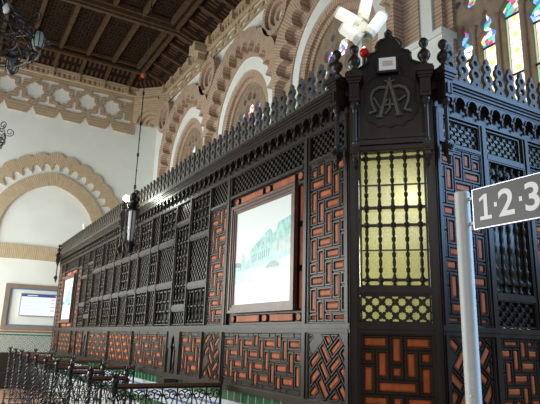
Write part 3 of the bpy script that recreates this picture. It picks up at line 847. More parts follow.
# corner colonnettes with double-ball finials
def turned_finial(s_=1.0):
    mb = MB(); mb.lathe((0, 0, 0), [(r * s_, h * s_) for r, h in [(.045, 0), (.045, .025), (.024, .04), (.022, .055), (.040, .075), (.052, .10), (.053, .115), (.045, .14), (.024, .163), (.017, .175), (.022, .185), (.036, .205), (.040, .225), (.036, .245), (.020, .262), (.008, .268)]], 14)
    me = mb.mesh('ball_finial', [M['wood']]); smooth(me); return me
BF = turned_finial()
def colonnette(fr, u, n, root=booth, s_=1.0):
    m_ = MB(); P = lambda du, z, dn=0: fr.P(u + du, z, n + dn)
    def bx(hw, z0, z1): m_.box(fr, u - hw, u + hw, z0, z1, n - hw, n + hw)
    bx(.040, 3.50, 3.655); m_.box(fr, u - .022, u + .022, 3.53, 3.62, n + .04, n + .048)
    m_.box(fr, u - .026, u - .014, 3.53, 3.62, n + .04, n + .054); m_.box(fr, u + .014, u + .026, 3.53, 3.62, n + .04, n + .054)
    bx(.050, 3.655, 3.675); bx(.060, 3.675, 3.70); bx(.072, 3.70, 3.735); bx(.064, 3.735, 3.755)
    m_.lathe(tuple(P(0, 0)), [(.034, 3.50), (.036, 3.47), (.020, 3.44), (.023, 3.43), (.017, 3.41), (.0165, 3.16), (.024, 3.15), (.020, 3.13)], 10)
    bx(.034, 3.05, 3.13)
    m_.lathe(tuple(fr.P(u, 3.09, n + .034)), [(0.03, 0), (.03, 0)], 10)
    rb = fr.P(u, 3.09, n + .034)
    for rr, dd in ((.030, .012), (.018, .022), (.007, .028)):
        K = 10; side = fr.du
        ring0 = [rb + side * rr * math.cos(2 * PI * k / K) + Vector((0, 0, rr * math.sin(2 * PI * k / K))) for k in range(K)]
        ring1 = [p + fr.dn * dd for p in ring0]
        m_.face(ring1)
        for k in range(K): m_.face([ring0[k], ring0[(k + 1) % K], ring1[(k + 1) % K], ring1[k]])
    bx(.024, 3.02, 3.05); m_.lathe(tuple(P(0, 0)), [(.024, 3.02), (.012, 2.99), (.018, 2.975), (.004, 2.95)], 8)
    o = m_.build('colonnette', M['wood'], booth)
    link('ball_finial', BF, booth, fr.P(u, 3.755, n))
    return o
colonnette(LF, .06, .085); colonnette(CF, .05, .075)
colonnette(CF, CH - .05, .075); colonnette(RF, .06, .085)
for y in (9.05 - YC, 9.80 - YC): colonnette(LF, y, .10)
colonnette(LF, LL - .05, .085)
# main posts at the corners
post(CF, 0, .068, 1.13, 3.5, .03); post(CF, CH - .068, CH, 1.13, 3.5, .03)
post(LF, 0, .055, 1.13, 3.45); post(RF, 0, .05, 1.13, 3.45)
# ---- chamfered ticket window
CU0, CU1 = .068, CH - .068
grille(booth, CF, CU0 + .006, CU1 - .006, 2.01, 3.10, 5, (.945, .57, .44, .05), .0135, 9, 'yglass', 0.0, -.05)
for zz in (2.82, 2.295):
    m_ = MB(); m_.box(CF, CU0, CU1, zz - .005, zz + .005, -.045, -.03); m_.build('glazing_bar', M['black'], booth)
m_ = MB(); m_.box(CF, CU0, CU1, 1.95, 2.01, -.05, .012); m_.box(CF, CU0, CU1, 1.965, 1.992, .012, .022); m_.build('rail', M['wood'], booth)
lattice(booth, CF, CU0 + .004, CU1 - .004, 1.745, 1.95, .0490, .0505, .98, True, 'yglass', -.012)
m_ = MB(); m_.box(CF, 0, CH, 1.70, 1.745, -.05, .020); m_.build('rail', M['wood'], booth)
m_ = MB(); m_.box(CF, CU0, CU1, 3.10, 3.20, -.05, .02); m_.box(CF, CU0 - .02, CU1 + .02, 3.14, 3.18, .02, .045); m_.box(CF, CU0 - .02, CU1 + .02, 3.19, 3.215, .02, .035)
m_.build('rail', M['wood'], booth)
# dado of the front: mirrored pinwheel pattern on a 5 column grid
gw = (CU1 - CU0 - .01) / 5; cells = []
def rc(c0, r0, c1, r1):
    a, b = CU0 + .005 + c0 * gw, CU0 + .005 + c1 * gw; zt, zb = 1.655 - r0 * .105, 1.655 - r1 * .105
    zb = max(zb, 1.138)
    if zt - zb > .02: cells.append([(a, zb), (b, zb), (b, zt), (a, zt)])
for q in ((0, 0, 2, 1), (2, 0, 3, 2), (3, 0, 5, 1), (0, 1, 1, 2), (1, 1, 2, 3), (3, 1, 4, 3), (4, 1, 5, 2), (0, 2, 1, 4), (2, 2, 3, 3), (4, 2, 5, 4), (1, 3, 4, 4), (0, 4, 2, 5), (2, 4, 3, 5), (3, 4, 5, 5)): rc(*q)
interlace(booth, CF, CU0, CU1, 1.135, 1.665, cells=cells, bar=.017)
# pediment with monogram
pu = CH / 2
half = [(.27, 3.20), (.27, 3.66), (.262, 3.72), (.285, 3.76), (.285, 3.80), (.26, 3.845), (.222, 3.865), (.190, 3.88), (.178, 3.92), (.182, 3.945), (.158, 3.975), (.125, 3.982), (.106, 4.00), (.112, 4.03), (.094, 4.07), (.070, 4.095), (.048, 4.10), (.030, 4.115), (.026, 4.135), (.032, 4.15), (.018, 4.165), (0, 4.178)]
outl = [(pu + a, z) for a, z in half] + [(pu - a, z) for a, z in half[-2::-1]]
me = curve_mesh(CF, [outl], -.04, .0, M['wood'], .004); link('pediment', me, booth, (0, 0, 0)).name = 'pediment'
m_ = MB()
# raised edge moulding following the outline, and inner lobed cartouche
def pline(pts, r, n, seg=6, closed=False): m_.tube([CF.P(u, z, n) for u, z in pts], r, seg, 0, closed)
for s_ in (1, -1):
    pline([(pu + s_ * (a - .012), z - .008) for a, z in half], .011, .004)
inner = [(.0, 3.86), (.07, 3.85), (.10, 3.83), (.11, 3.79), (.10, 3.77), (.15, 3.75), (.19, 3.70), (.205, 3.62), (.20, 3.55), (.22, 3.50), (.215, 3.44), (.17, 3.37), (.13, 3.36), (.10, 3.32), (.05, 3.335), (0, 3.31)]
for s_ in (1, -1): pline([(pu + s_ * a, z - .02) for a, z in inner], .0065, .002)
m_.build('cartouche_moulding', M['wood'], booth)
m_ = MB()
mz = 3.535
def stroke(pts, r=.011): m_.tube([CF.P(pu + u, mz + z, .016) for u, z in pts], r, 6)
stroke([(-.085, -.15), (-.04, .0), (-.005, .15)], .015); stroke([(.0, .15), (.035, .02), (.07, -.145)], .019); stroke([(-.055, -.05), (.05, -.05)], .010)
stroke([(-.17, -.115), (-.115, -.10), (-.145, -.035), (-.155, .03), (-.13, .085), (-.08, .11), (-.01, .10)], .014)
stroke([(.17, -.115), (.115, -.10), (.145, -.035), (.155, .03), (.13, .085), (.08, .11), (.01, .10)], .014)
stroke([(-.13, .02), (-.07, -.09), (-.02, .0)], .010); stroke([(.13, .02), (.07, -.02), (.02, .02)], .010)
stroke([(-.04, .165), (.0, .15), (.04, .165)], .009); stroke([(0, .0), (.0, -.08), (-.04, -.13)], .010)
stroke([(-.11, -.145), (-.06, -.15)], .010); stroke([(.045, -.145), (.095, -.14)], .010); stroke([(.0, .15), (.0, .19)], .009)
o = m_.build('monogram', plain('worn_bronze_green_wood', (.115, .11, .085), .28), booth); o['label'] = 'carved interlaced letter monogram, lighter than the pediment'

# ---- long side panels (u measured from the near corner)
def U(y): return y - YC
def lat(y0, y1, z0, z1, a=.036, b=.036, hole=.95, g='gglass'): lattice(booth, LF, U(y0), U(y1), z0, z1, a, b, hole, False, g)
def gri(y0, y1, z0, z1, cnt, bars, beads=3): grille(booth, LF, U(y0), U(y1), z0, z1, cnt, bars, .014, beads)
def railseg(y0, y1, z0, z1):
    m_ = MB(); m_.box(LF, U(y0), U(y1), z0, z1, -.05, .014); m_.box(LF, U(y0), U(y1), z0 + .25 * (z1 - z0), z1 - .25 * (z1 - z0), .014, .02); m_.build('rail', M['wood'], booth)
def bay(mir):
    Q = (lambda y: y) if not mir else (lambda y: 2 * 9.65 - y)
    def seg(a, b): a, b = Q(a), Q(b); return min(a, b), max(a, b)
    fl = 1 if not mir else -1
    for a, b in ((3.93, 4.02), (5.51, 5.61), (6.05, 6.10), (6.68, 6.73), (7.19, 7.25), (7.89, 7.95), (8.26, 8.31), (8.86, 8.94)):
        a, b = seg(a, b); post(LF, U(a), U(b), 1.735, 3.40)
    for a, b in ((3.93, 4.02), (5.55, 5.62), (6.10, 6.15), (6.80, 6.86), (7.26, 7.32), (8.86, 8.94)):
        a, b = seg(a, b); post(LF, U(a), U(b), 1.135, 1.665)
    # dado
    a, b = seg(3.42, 3.93); interlace(booth, LF, U(a), U(b), 1.135, 1.665, .095, PI / 4 + .12, fl, .018)
    a, b = seg(4.02, 5.55); interlace(booth, LF, U(a), U(b), 1.135, 1.665, .106, 0, fl, .021)
    a, b = seg(5.62, 6.10); interlace(booth, LF, U(a), U(b), 1.135, 1.665, .095, PI / 4 + .12, fl, .018)
    a, b = seg(6.15, 6.80); interlace(booth, LF, U(a), U(b), 1.135, 1.665, .106, 0, fl, .020)
    a, b = seg(7.32, 8.86); interlace(booth, LF, U(a), U(b), 1.135, 1.665, .112, 0, fl, .026)
    # niche with a colonnette
    a, b = seg(6.86, 7.26); m_ = MB(); m_.box(LF, U(a), U(b), 1.135, 1.665, -.14, -.12)
    c = (U(a) + U(b)) / 2; hw = (U(b) - U(a)) / 2
    for s_ in (-1, 1):
        m_.box(LF, c + s_ * hw - (.0 if s_ < 0 else .12), c + s_ * hw + (.12 if s_ < 0 else 0), 1.135, 1.665, -.12, 0)
        m_.prism(LF, [(c, 1.62), (c, 1.665), (c + s_ * hw, 1.665), (c + s_ * hw, 1.45), (c + s_ * (hw - .12), 1.45), (c + s_ * .05, 1.57)][::s_], -.1, .008)
    m_.lathe(tuple(LF.P(c, 1.14, -.02)), [(.03, 0), (.03, .03), (.018, .05), (.024, .12), (.014, .3), (.026, .34), (.014, .38), (.02, .5)], 8)
    m_.prism(LF, [(c - .14, 1.08), (c + .14, 1.08), (c + .10, 1.0), (c - .10, 1.0)], 0, .14)
    m_.build('niche', M['wood'], booth)
    # upper zone: A
    a, b = seg(3.42, 3.93); interlace(booth, LF, U(a), U(b), 1.74, 3.135, .106, 0, fl, .019, (.3, .2)); railseg(a, b, 3.135, 3.165); lat(a, b, 3.165, 3.40, .036, .034)
    # B: picture surround
    a, b = seg(4.02, 5.51); m_ = MB(); m_.box(LF, U(a), U(b), 1.74, 3.17, -.05, -.02)
    strip = []
    def hexa(u0, u1, z0, z1):
        e = min(u1 - u0, z1 - z0) * .3
        return [(u0 + e, z0), (u1 - e, z0), (u1, (z0 + z1) / 2), (u1 - e, z1), (u0 + e, z1), (u0, (z0 + z1) / 2)]
    ua, ub = U(a) + .01, U(b) - .01; n_ = 4
    for z0, z1 in ((1.76, 1.835), (3.04, 3.12)):
        x = ua + .01
        for wdt in (.10, .42, .12, .50, .10):
            strip.append(hexa(x, x + wdt, z0, z1) if wdt < .2 else [(x, z0), (x + wdt, z0), (x + wdt, z1), (x, z1)]); x += wdt + .035
    for s0, s1 in ((ua, ua + .06), (ub - .06, ub)):
        for zz, hh in ((1.86, .34), (2.24, .36), (2.64, .34)): strip.append([(s0, zz), (s1, zz), (s1, zz + hh), (s0, zz + hh)])
    for pl in strip:
        t = inset(pl, .008)
        if not t: continue
        for i in range(len(pl)):
            j = (i + 1) % len(pl); m_.face([LF.P(*pl[i], -.005), LF.P(*pl[j], -.005), LF.P(*t[j], .002), LF.P(*t[i], .002)], 0)
            m_.face([LF.P(*pl[i], -.02), LF.P(*pl[j], -.02), LF.P(*pl[j], -.005), LF.P(*pl[i], -.005)], 0)
        m_.face([LF.P(u, z, -.001) for u, z in t], 1)
        m_.v  # keep
    m_.build('inlaid_surround', [M['wood'], M['inlay']], booth)
    railseg(a, b, 3.135, 3.165); lat(a, b, 3.165, 3.40, .041, .036)
    # C
    a, b = seg(5.61, 6.05); interlace(booth, LF, U(a), U(b), 1.74, 3.10, .106, 0, fl, .019, (.1, .4)); railseg(a, b, 3.10, 3.135); lat(a, b, 3.135, 3.40, .036, .036)
    # D
    a, b = seg(6.10, 6.68); gri(a, b, 1.75, 2.20, 5, (.1, .5, .9), 3); railseg(a, b, 2.20, 2.27); lat(a, b, 2.27, 2.82, .042, .046); railseg(a, b, 2.82, 2.88); gri(a, b, 2.88, 3.40, 5, (.1, .37, .63, .9), 3)
    # E
    a, b = seg(6.73, 7.19); lat(a, b, 1.75, 1.93, .042, .045); railseg(a, b, 1.93, 2.0); gri(a, b, 2.0, 3.08, 4, (.06, .24, .42, .60, .78, .95), 6); railseg(a, b, 3.08, 3.14); lat(a, b, 3.14, 3.40, .042, .043)
    # F G H
    for i, (p, q) in enumerate(((7.25, 7.89), (7.95, 8.26), (8.31, 8.86))):
        a, b = seg(p, q)
        for j, (z0, z1) in enumerate(((1.75, 2.26), (2.33, 2.85), (2.93, 3.40))):
            if (i + j) % 2 == 0: gri(a, b, z0, z1, 4 if i != 1 else 3, (.1, .37, .63, .9), 3)
            else: lat(a, b, z0, z1, .043, .045)
        railseg(a, b, 2.26, 2.33); railseg(a, b, 2.85, 2.93)
bay(False); bay(True)
# end strip beyond the mirrored bays
interlace(booth, LF, U(15.89), U(16.24), 1.74, 3.40, .106, 0, 1, .019); interlace(booth, LF, U(15.89), U(16.24), 1.135, 1.665, .106, 0, 1, .019)
# centre bay between the two projecting colonnettes
a, b = 8.94, 10.36
interlace(booth, LF, U(a), U(b), 1.135, 1.665, .106, 0, 1, .019)
railseg(a, b, 2.26, 2.33); railseg(a, b, 2.85, 2.93)
for p, q in ((8.94, 9.36), (9.42, 9.88), (9.94, 10.36)):
    for j, (z0, z1) in enumerate(((1.75, 2.26), (2.33, 2.85), (2.93, 3.40))):
        if (j + (p > 9.4) + (p > 9.9)) % 2: lat(p, q, z0, z1, .043, .045)
        else: grille(booth, LF, U(p), U(q), z0, z1, 3, (.1, .37, .63, .9), .014, 3)
for p in (9.36, 9.88): post(LF, U(p), U(p + .06), 1.735, 3.40)
# ---- right side panels
def V(x): return x - XC
lattice(booth, RF, .10, V(3.68), 3.165, 3.385, .040, .036, .98, False, 'dyglass')
post(RF, V(3.68), V(3.765), 1.735, 3.40); post(RF, V(3.68), V(3.765), 1.135, 1.665)
interlace(booth, RF, .05, V(3.68), 1.74, 3.14, .106, 0, 1, .019, (.2, .1)); m_ = MB(); m_.box(RF, .05, V(3.68), 3.14, 3.165, -.05, .014); m_.box(RF, .05, .10, 3.14, 3.40, -.05, .014); m_.build('rail', M['wood'], booth)
for z0, z1 in ((3.12, 3.165), (1.955, 2.0)):
    m_ = MB(); m_.box(RF, V(3.765), V(4.25), z0, z1, -.05, .014); m_.build('rail', M['wood'], booth)
interlace(booth, RF, .05, V(3.68), 1.135, 1.665, .095, PI / 4 + .12, -1, .016)
lattice(booth, RF, V(3.765), V(4.21), 3.165, 3.385, .040, .036, .98, False, 'dyglass')
grille(booth, RF, V(3.765), V(4.25), 2.0, 3.12, 5, (.09, .91), .017, 6, 'gglass', 0, -.06)
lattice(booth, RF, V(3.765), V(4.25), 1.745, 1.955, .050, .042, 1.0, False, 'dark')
post(RF, V(4.25), V(4.33), 1.735, 3.40); post(RF, V(4.25), V(4.33), 1.135, 1.665)
interlace(booth, RF, V(3.765), V(4.25), 1.135, 1.665, .095, 0, 1, .016)
lattice(booth, RF, V(4.33), V(4.95), 3.165, 3.385, .040, .036, .98, False, 'dyglass')
interlace(booth, RF, V(4.33), V(5.8), 1.74, 3.14, .106, 0, 1, .019); interlace(booth, RF, V(4.33), V(5.8), 1.135, 1.665, .106, 0, 1, .019)
# lights inside the booth
hs = CF.P(.475, 2.72, -.12)
point('booth_lamp_front', tuple(hs), 3.2, (1.0, .98, .88), .04)
point('booth_lamp_low', (3.45, 4.05, 2.3), 40, (1.0, .95, .75), .3)
area('booth_lamp_long', (4.3, 7.5, 3.3), (2.7, 7.5, 2.3), 6, .3, 50, (.95, 1.0, .85))

# ================================================================ THINGS
# framed photographs on the long side
def picture(y0, y1, z0, z1, label, which):
    root = empty('framed_photograph', (XL - .03, (y0 + y1) / 2, z0), label, 'framed photograph', 'framed photographs on the booth side')
    m_ = MB(); a, b = U(y0), U(y1); t = .085
    for k, (d0, d1, n1) in enumerate(((0, .03, .055), (.03, .06, .045), (.06, t, .036))):
        m_.box(LF, a + d0, b - d0, z0 + d0, z0 + d1, .012, n1); m_.box(LF, a + d0, b - d0, z1 - d1, z1 - d0, .012, n1)
        m_.box(LF, a + d0, a + d1, z0 + d1, z1 - d1, .012, n1); m_.box(LF, b - d1, b - d0, z0 + d1, z1 - d1, .012, n1)
    m_.build('frame', M['frame'], root)
    p = MB(); a += t; b -= t; z0 += t; z1 -= t; W_, H_ = b - a, z1 - z0
    L_ = lambda u, v, n=.024: LF.P(b - u * W_, z0 + v * H_, n)        # u from far edge (left in view) to near edge
    p.face([L_(0, 0, .020), L_(1, 0, .020), L_(1, 1, .020), L_(0, 1, .020)], 0)
    def poly(pts, mi, n): p.face([L_(u, v, .020 + n) for u, v in pts], mi)
    poly([(0, .22), (.15, .215), (.35, .225), (.6, .23), (1, .28), (1, .45), (0, .40)], 1, .0006)
    poly([(.0, .40), (.12, .42), (.14, .52), (.18, .53), (.20, .44), (.30, .47), (.30, .56), (.62, .72), (.66, .72), (.70, .66), (.76, .70), (.78, .76), (1, .80), (1, .42), (.6, .38), (.3, .36), (0, .36)], 2, .0012)
    for k in range(9):
        u = .33 + k * .037; h = .42 + k * .004; poly([(u, h), (u + .014, h), (u + .014, h + .075), (u, h + .075)], 3, .002)
    for k in range(7):
        u = .34 + k * .048; h = .53 + k * .010; poly([(u, h), (u + .012, h), (u + .012, h + .04), (u, h + .04)], 2 if k % 2 else 3, .002)
    for k in range(4):
        u = .74 + k * .065; poly([(u, .46), (u + .022, .46), (u + .022, .60), (u, .60)], 4, .002)
    poly([(0, .40), (.12, .385), (.13, .43), (.06, .45), (0, .44)], 3, .003)
    poly([(.58, .335), (.82, .335), (.80, .37), (.74, .40), (.68, .395), (.62, .37)], 3, .003)
    o = p.build('print', [M['pr_w'], M['pr_a'], M['pr_b'], M['pr_c'], M['pr_d']], root)
    return root
M['pr_w'] = plain('print_white', (.86, .93, .92), .25); M['pr_a'] = plain('print_pale_aqua', (.50, .80, .76), .25, var=.15, scale=8)
M['pr_b'] = plain('print_aqua', (.30, .66, .62), .25, var=.3, scale=14); M['pr_c'] = plain('print_dark_teal', (.10, .26, .26), .25); M['pr_d'] = plain('print_pinkish', (.70, .60, .58), .25)
picture(4.10, 5.40, 1.855, 3.015, 'large brown-framed faded aqua photograph of a station building, nearest the booth corner', 0)
picture(2 * 9.65 - 5.40, 2 * 9.65 - 4.10, 1.855, 3.015, 'framed aqua photograph at the far end of the booth, seen edge-on and narrow', 1)

# sign pole with numbers
PX, PY = 1.838, 1.548
t = empty('sign_post', (PX, PY, 0), 'tall grey metal pole carrying the grey 1·2·3 sign panel at its top', 'sign')
m_ = MB(); m_.lathe((PX, PY, 0), [(.12, 0), (.12, .012), (.031, .02), (.031, 2.225), (.029, 2.232)], 24); o = m_.build('pole', M['steel'], t, True)
m_ = MB()
SG = Fr((PX - .004, PY - .058, 0), (0, -1, 0), (-1, 0, 0))
SW = .78
m_.box(SG, 0, SW, 2.062, 2.226, -.018, .0)
m_.build('sign_panel', M['signface'], t)
m_ = MB(); m_.box(SG, -.003, 0, 2.059, 2.229, -.020, .001); m_.box(SG, 0, SW, 2.226, 2.229, -.02, .001); m_.box(SG, 0, SW, 2.059, 2.062, -.02, .001)
m_.build('panel_edge', M['silver'], t)
m_ = MB()
for z in (2.09, 2.195):
    m_ = MB(); m_.box(SG, -.034, 0, z - .006, z + .006, -.014, -.004); m_.build('bracket', M['steel'], t)
m_ = MB(); m_.lathe((PX - .0305, PY - .012, 1.41), [(.004, -.002), (.004, 0)], 8, axis='x'); m_.build('screw', M['white'], t)
# numbers as font outlines
def text_mesh(body, size, fr, u, z, n, mat):
    cu = bpy.data.curves.new('txt', 'FONT'); cu.body = body; cu.size = size; cu.extrude = .0006; cu.offset = .0028
    o = bpy.data.objects.new('txt', cu); COL.objects.link(o); dg = bpy.context.evaluated_depsgraph_get(); dg.update()
    me = bpy.data.meshes.new_from_object(o.evaluated_get(dg)); COL.objects.unlink(o); bpy.data.objects.remove(o)
    for v in me.vertices: v.co = fr.P(u + v.co.x, z + v.co.y, n + v.co.z)
    me.materials.clear(); me.materials.append(mat); return me
x = .031
ms = []
for ch, wd in (('1', .070), ('.', .026), ('2', .086), ('.', .026), ('3', .08)):
    if ch == '.':
        q = MB(); q.box(SG, x, x + .013, 2.137, 2.155, 0, .0012); ms.append(q.mesh('dot', [M['white']]))
    elif ch == '1':
        q = MB(); q.prism(SG, [(x, 2.093), (x + .056, 2.093), (x + .056, 2.108), (x + .038, 2.108), (x + .038, 2.199), (x + .024, 2.199), (x, 2.184), (x, 2.170), (x + .021, 2.182), (x + .021, 2.108), (x, 2.108)], 0, .0012); ms.append(q.mesh('one', [M['white']]))
    else: ms.append(text_mesh(ch, .150, SG, x - .008, 2.095, .0008, M['white']))
    x += wd
o = link('lettering', join_meshes('lettering', ms, [M['white']]), t, (0, 0, 0))

# small floodlight on the pediment
fc = CF.P(.318, 3.835, .0)
t = empty('floodlight', fc, 'small black-framed square white floodlight fixed on the carved pediment', 'floodlight')
m_ = MB(); m_.box(CF, .232, .404, 3.758, 3.905, .02, .055); m_.box(CF, .29, .35, 3.80, 3.86, -.0, .02); m_.build('housing', M['black'], t)
m_ = MB(); m_.prism(CF, [(.250, 3.776), (.386, 3.776), (.386, 3.888), (.250, 3.888)], .055, .058); m_.build('reflector', M['white'], t)
m_ = MB(); m_.box(CF, .280, .358, 3.812, 3.858, .058, .062); m_.build('led_panel', plain('beige_led', (.62, .50, .42), .5), t)

# four-tube white fixture above the booth roof
def ray(px, py, d):
    return EYE + (FW * F_PX + RT * (px - 270) - UP * (py - 202)) / F_PX * d
hub = Vector((3.165, 3.80, 4.60))
t = empty('tube_fixture', (hub.x, hub.y, 3.6), 'cream fixture with four bright white tube lamps standing above the booth corner', 'lamp')
ax = Vector((.8616, -.5067, .03)).normalized(); az = Vector((0, 0, 1)); ay = Vector((.5, .86, 0)).normalized()
def dirv(a): return (ax * math.cos(a) + az * math.sin(a)).normalized()
m_ = MB()
m_.tube([hub - ay * .07, hub - ay * .05, hub + ay * .05, hub + ay * .07], [.06, .085, .085, .06], 16)
m_.tube([hub, Vector((hub.x, hub.y, 3.6))], .018, 10); m_.build('hub', M['cream'], t)
glow = new_mat('lamp_tube'); glow[2].inputs['Base Color'].default_value = (.85, .85, .8, 1); glow[2].inputs['Roughness'].default_value = .1
glow[2].inputs['Emission Color'].default_value = (1, .98, .9, 1); glow[2].inputs['Emission Strength'].default_value = .35
for a, L_, off in ((math.radians(148), .26, .04), (math.radians(142), .22, -.13), (math.radians(55), .27, 0.0), (math.radians(78), .34, .12)):
    d = dirv(a); side = d.cross(ay).normalized()
    base = hub + (az * off if a > 2 else ax * (.07 if off == 0 else .02) + az * (-.08 if off == 0 else .08)) - ay * .04
    m_ = MB(); m_.tube([base + d * .05, base + d * .07, base + d * (L_ - .01), base + d * L_], [.052, .060, .060, .052], 14); arm = m_.build('tube_lamp', glow[0], t, False)
    for e0, e1, er in ((0, .055, .062), (L_ - .005, L_ + .015, .056)):
        m_ = MB(); m_.tube([base + d * e0, base + d * e1], er, 14); link('end_cap', m_.mesh('end_cap', [M['cream']]), arm, (0, 0, 0))
point('fixture_lamp', tuple(hub - ay * .35 + az * .1), 3, (1, .97, .88), .1)
# red ball beside the pediment
rb = ray(364.5, 53, 4.72)
t = empty('alarm_lamp', (rb.x, rb.y, 3.6), 'glossy red ball lamp beside the left ball finials of the pediment', 'alarm lamp')
m_ = MB(); m_.lathe(tuple(rb), [(.043 * math.sin(a), -.043 * math.cos(a)) for a in [i * PI / 10 + .01 for i in range(11)]], 16); m_.build('dome', M['red'], t, True)
m_ = MB(); m_.tube([(rb.x, rb.y, 3.6), (rb.x, rb.y, rb.z - .035)], .012, 8); m_.build('stem', M['black'], t)

# small white floodlights on the booth cornice
def spot(c, label, d):
    c = Vector(c); t = empty('spotlight', c, label, 'spotlight')
    m_ = MB(); m_.tube([c, c + Vector((0, 0, .16))], .012, 8); m_.build('stem', M['black'], t)
    h = c + Vector((0, 0, .17)); d = Vector(d).normalized()
    m_ = MB(); m_.tube([h - d * .09, h - d * .06, h + d * .09], [.03, .05, .065], 12); m_.build('head', M['white'], t)
    point('spotlight_lamp', tuple(h + d * .5), 26, (.92, 1.0, .86), .05)
spot((XL - .16, 9.32, 3.73), 'small white spotlight between the two middle ball finials of the booth', (-.75, -1, -.05))
# far end figure-like white lamp standing on the booth roof
bx_ = Vector((3.0, 15.0, 3.6)); t = empty('roof_lamp', bx_, 'slim white double lamp standing on the booth roof at its far end', 'lamp')
m_ = MB(); m_.tube([bx_, bx_ + Vector((0, 0, .55)), bx_ + Vector((-.06, 0, .85))], [.07, .05, .03], 8); m_.build('body', M['white'], t)
m_ = MB(); m_.tube([bx_ + Vector((.10, 0, 0)), bx_ + Vector((.10, 0, .35)), bx_ + Vector((.02, 0, .8))], [.06, .05, .02], 8); m_.build('arm', M['silver'], t)
bx2 = Vector((3.35, 15.0, 3.6)); m_ = MB(); m_.lathe(tuple(bx2), [(.05, 0), (.05, .28), (.03, .34), (.015, .5)], 8); o = m_.build('grey_canister', M['silver'])
tag(o, 'small dark grey canister on the booth roof beside the white double lamp', 'canister')

# screen in its niche on the far wall
t = empty('wall_niche_frame', (1.5, YF, 1.64), 'wide brown and blue edged frame on the far white wall around the display', 'wall frame')
m_ = MB(); x0, x1, z0, z1 = 1.57, 5.0, 1.66, 3.03; f_ = .13
m_.box(FA, x0, x1, z0, z0 + f_, 0, .09); m_.box(FA, x0, x1, z1 - f_, z1, 0, .09); m_.box(FA, x0, x0 + f_, z0 + f_, z1 - f_, 0, .09); m_.box(FA, x1 - f_, x1, z0 + f_, z1 - f_, 0, .09)
m_.build('outer_frame', plain('taupe_brown_frame', (.24, .18, .13), .5, var=.1, scale=6), t)
m_ = MB(); x0 += f_; x1 -= f_; z0 += f_; z1 -= f_; f_ = .028
m_.box(FA, x0, x1, z0, z0 + f_, 0, .07); m_.box(FA, x0, x1, z1 - f_, z1, 0, .07); m_.box(FA, x0, x0 + f_, z0 + f_, z1 - f_, 0, .07); m_.box(FA, x1 - f_, x1, z0 + f_, z1 - f_, 0, .07)
m_.build('blue_edge', plain('blue_tile_edge', (.05, .18, .42), .3), t)
t = empty('display_screen', (2.6, YF - .05, 2.09), 'lit flat display with a navy header and purple text column on the far wall', 'display')
m_ = MB(); m_.box(FA, 2.02, 3.24, 2.08, 2.76, .01, .10); m_.build('casing', M['silver'], t)
def emis(name, c, s_=1.0):
    m, nt, b = new_mat(name); b.inputs['Base Color'].default_value = (.02, .02, .02, 1); b.inputs['Emission Color'].default_value = (*c, 1); b.inputs['Emission Strength'].default_value = s_; return m
m_ = MB(); m_.box(FA, 2.04, 3.22, 2.10, 2.74, .10, .103, 0); m_.box(FA, 2.04, 3.22, 2.66, 2.74, .103, .105, 1)
for k in range(4): m_.box(FA, 2.90, 3.02, 2.58 - k * .11, 2.60 - k * .11, .103, .105, 2)
for k in range(5): m_.box(FA, 2.16, 2.8, 2.60 - k * .11, 2.62 - k * .11, .103, .105, 3)
m_.box(FA, 2.2, 2.5, 2.69, 2.71, .105, .106, 0); m_.box(FA, 3.02, 3.15, 2.68, 2.72, .105, .106, 0)
m_.build('screen', [emis('screen_white', (.92, .97, 1)), emis('screen_navy', (.03, .07, .30)), emis('screen_purple', (.5, .25, .6)), emis('screen_pale', (.78, .93, .95))], t)

# dark bench along the far wall
t = empty('bench', (.5, YF - .35, 0), 'long dark wooden bench standing against the tiled far wall', 'bench')
m_ = MB(); m_.box(FA, -1.5, 2.55, .42, .48, .06, .55); m_.build('seat', M['wood'], t)
m_ = MB(); m_.box(FA, -1.5, 2.55, .48, 1.0, .055, .11); m_.build('backrest', M['wood'], t)
m_ = MB(); m_.box(FA, -1.5, 2.55, .1, .42, .12, .5); m_.build('apron', M['black'], t)
for u in (-1.45, .5, 2.45):
    m_ = MB(); m_.box(FA, u, u + .06, 0, .42, .12, .52); m_.build('leg', M['wood'], t)

# iron railings of the queue lanes
def scroll(m_, P, u0, u1, z0, z1, r=.0065, flip=1):
    c = (u0 + u1) / 2; w_ = (u1 - u0) / 2
    def spiral(cu, cz, R, turns, a0, sg):
        return [P(cu + sg * R * (1 - .8 * k / 16) * math.cos(a0 + turns * 2 * PI * k / 16), cz + R * (1 - .8 * k / 16) * math.sin(a0 + turns * 2 * PI * k / 16)) for k in range(16)]
    h = z1 - z0
    for s_ in (-1, 1):
        m_.tube(spiral(c + s_ * w_ * .40, z1 - w_ * .75, w_ * .52, 1.2, PI * .5, s_), r, 5)
        m_.tube(spiral(c + s_ * w_ * .40, z0 + w_ * .75, w_ * .52, 1.2, -PI * .5, s_), r, 5)
        m_.tube([P(c + s_ * w_ * .85, z1 - w_ * .5), P(c + s_ * w_ * .3, (z0 + z1) / 2 + .1), P(c, (z0 + z1) / 2), P(c + s_ * w_ * .3, (z0 + z1) / 2 - .1), P(c + s_ * w_ * .85, z0 + w_ * .5)], r, 5)
    m_.tube([P(c - w_ * .95, z1 - w_ * .9), P(c - w_ * .7, z1 - w_ * .25), P(c, z1), P(c + w_ * .7, z1 - w_ * .25), P(c + w_ * .95, z1 - w_ * .9)], r, 5)
ZH = 1.125
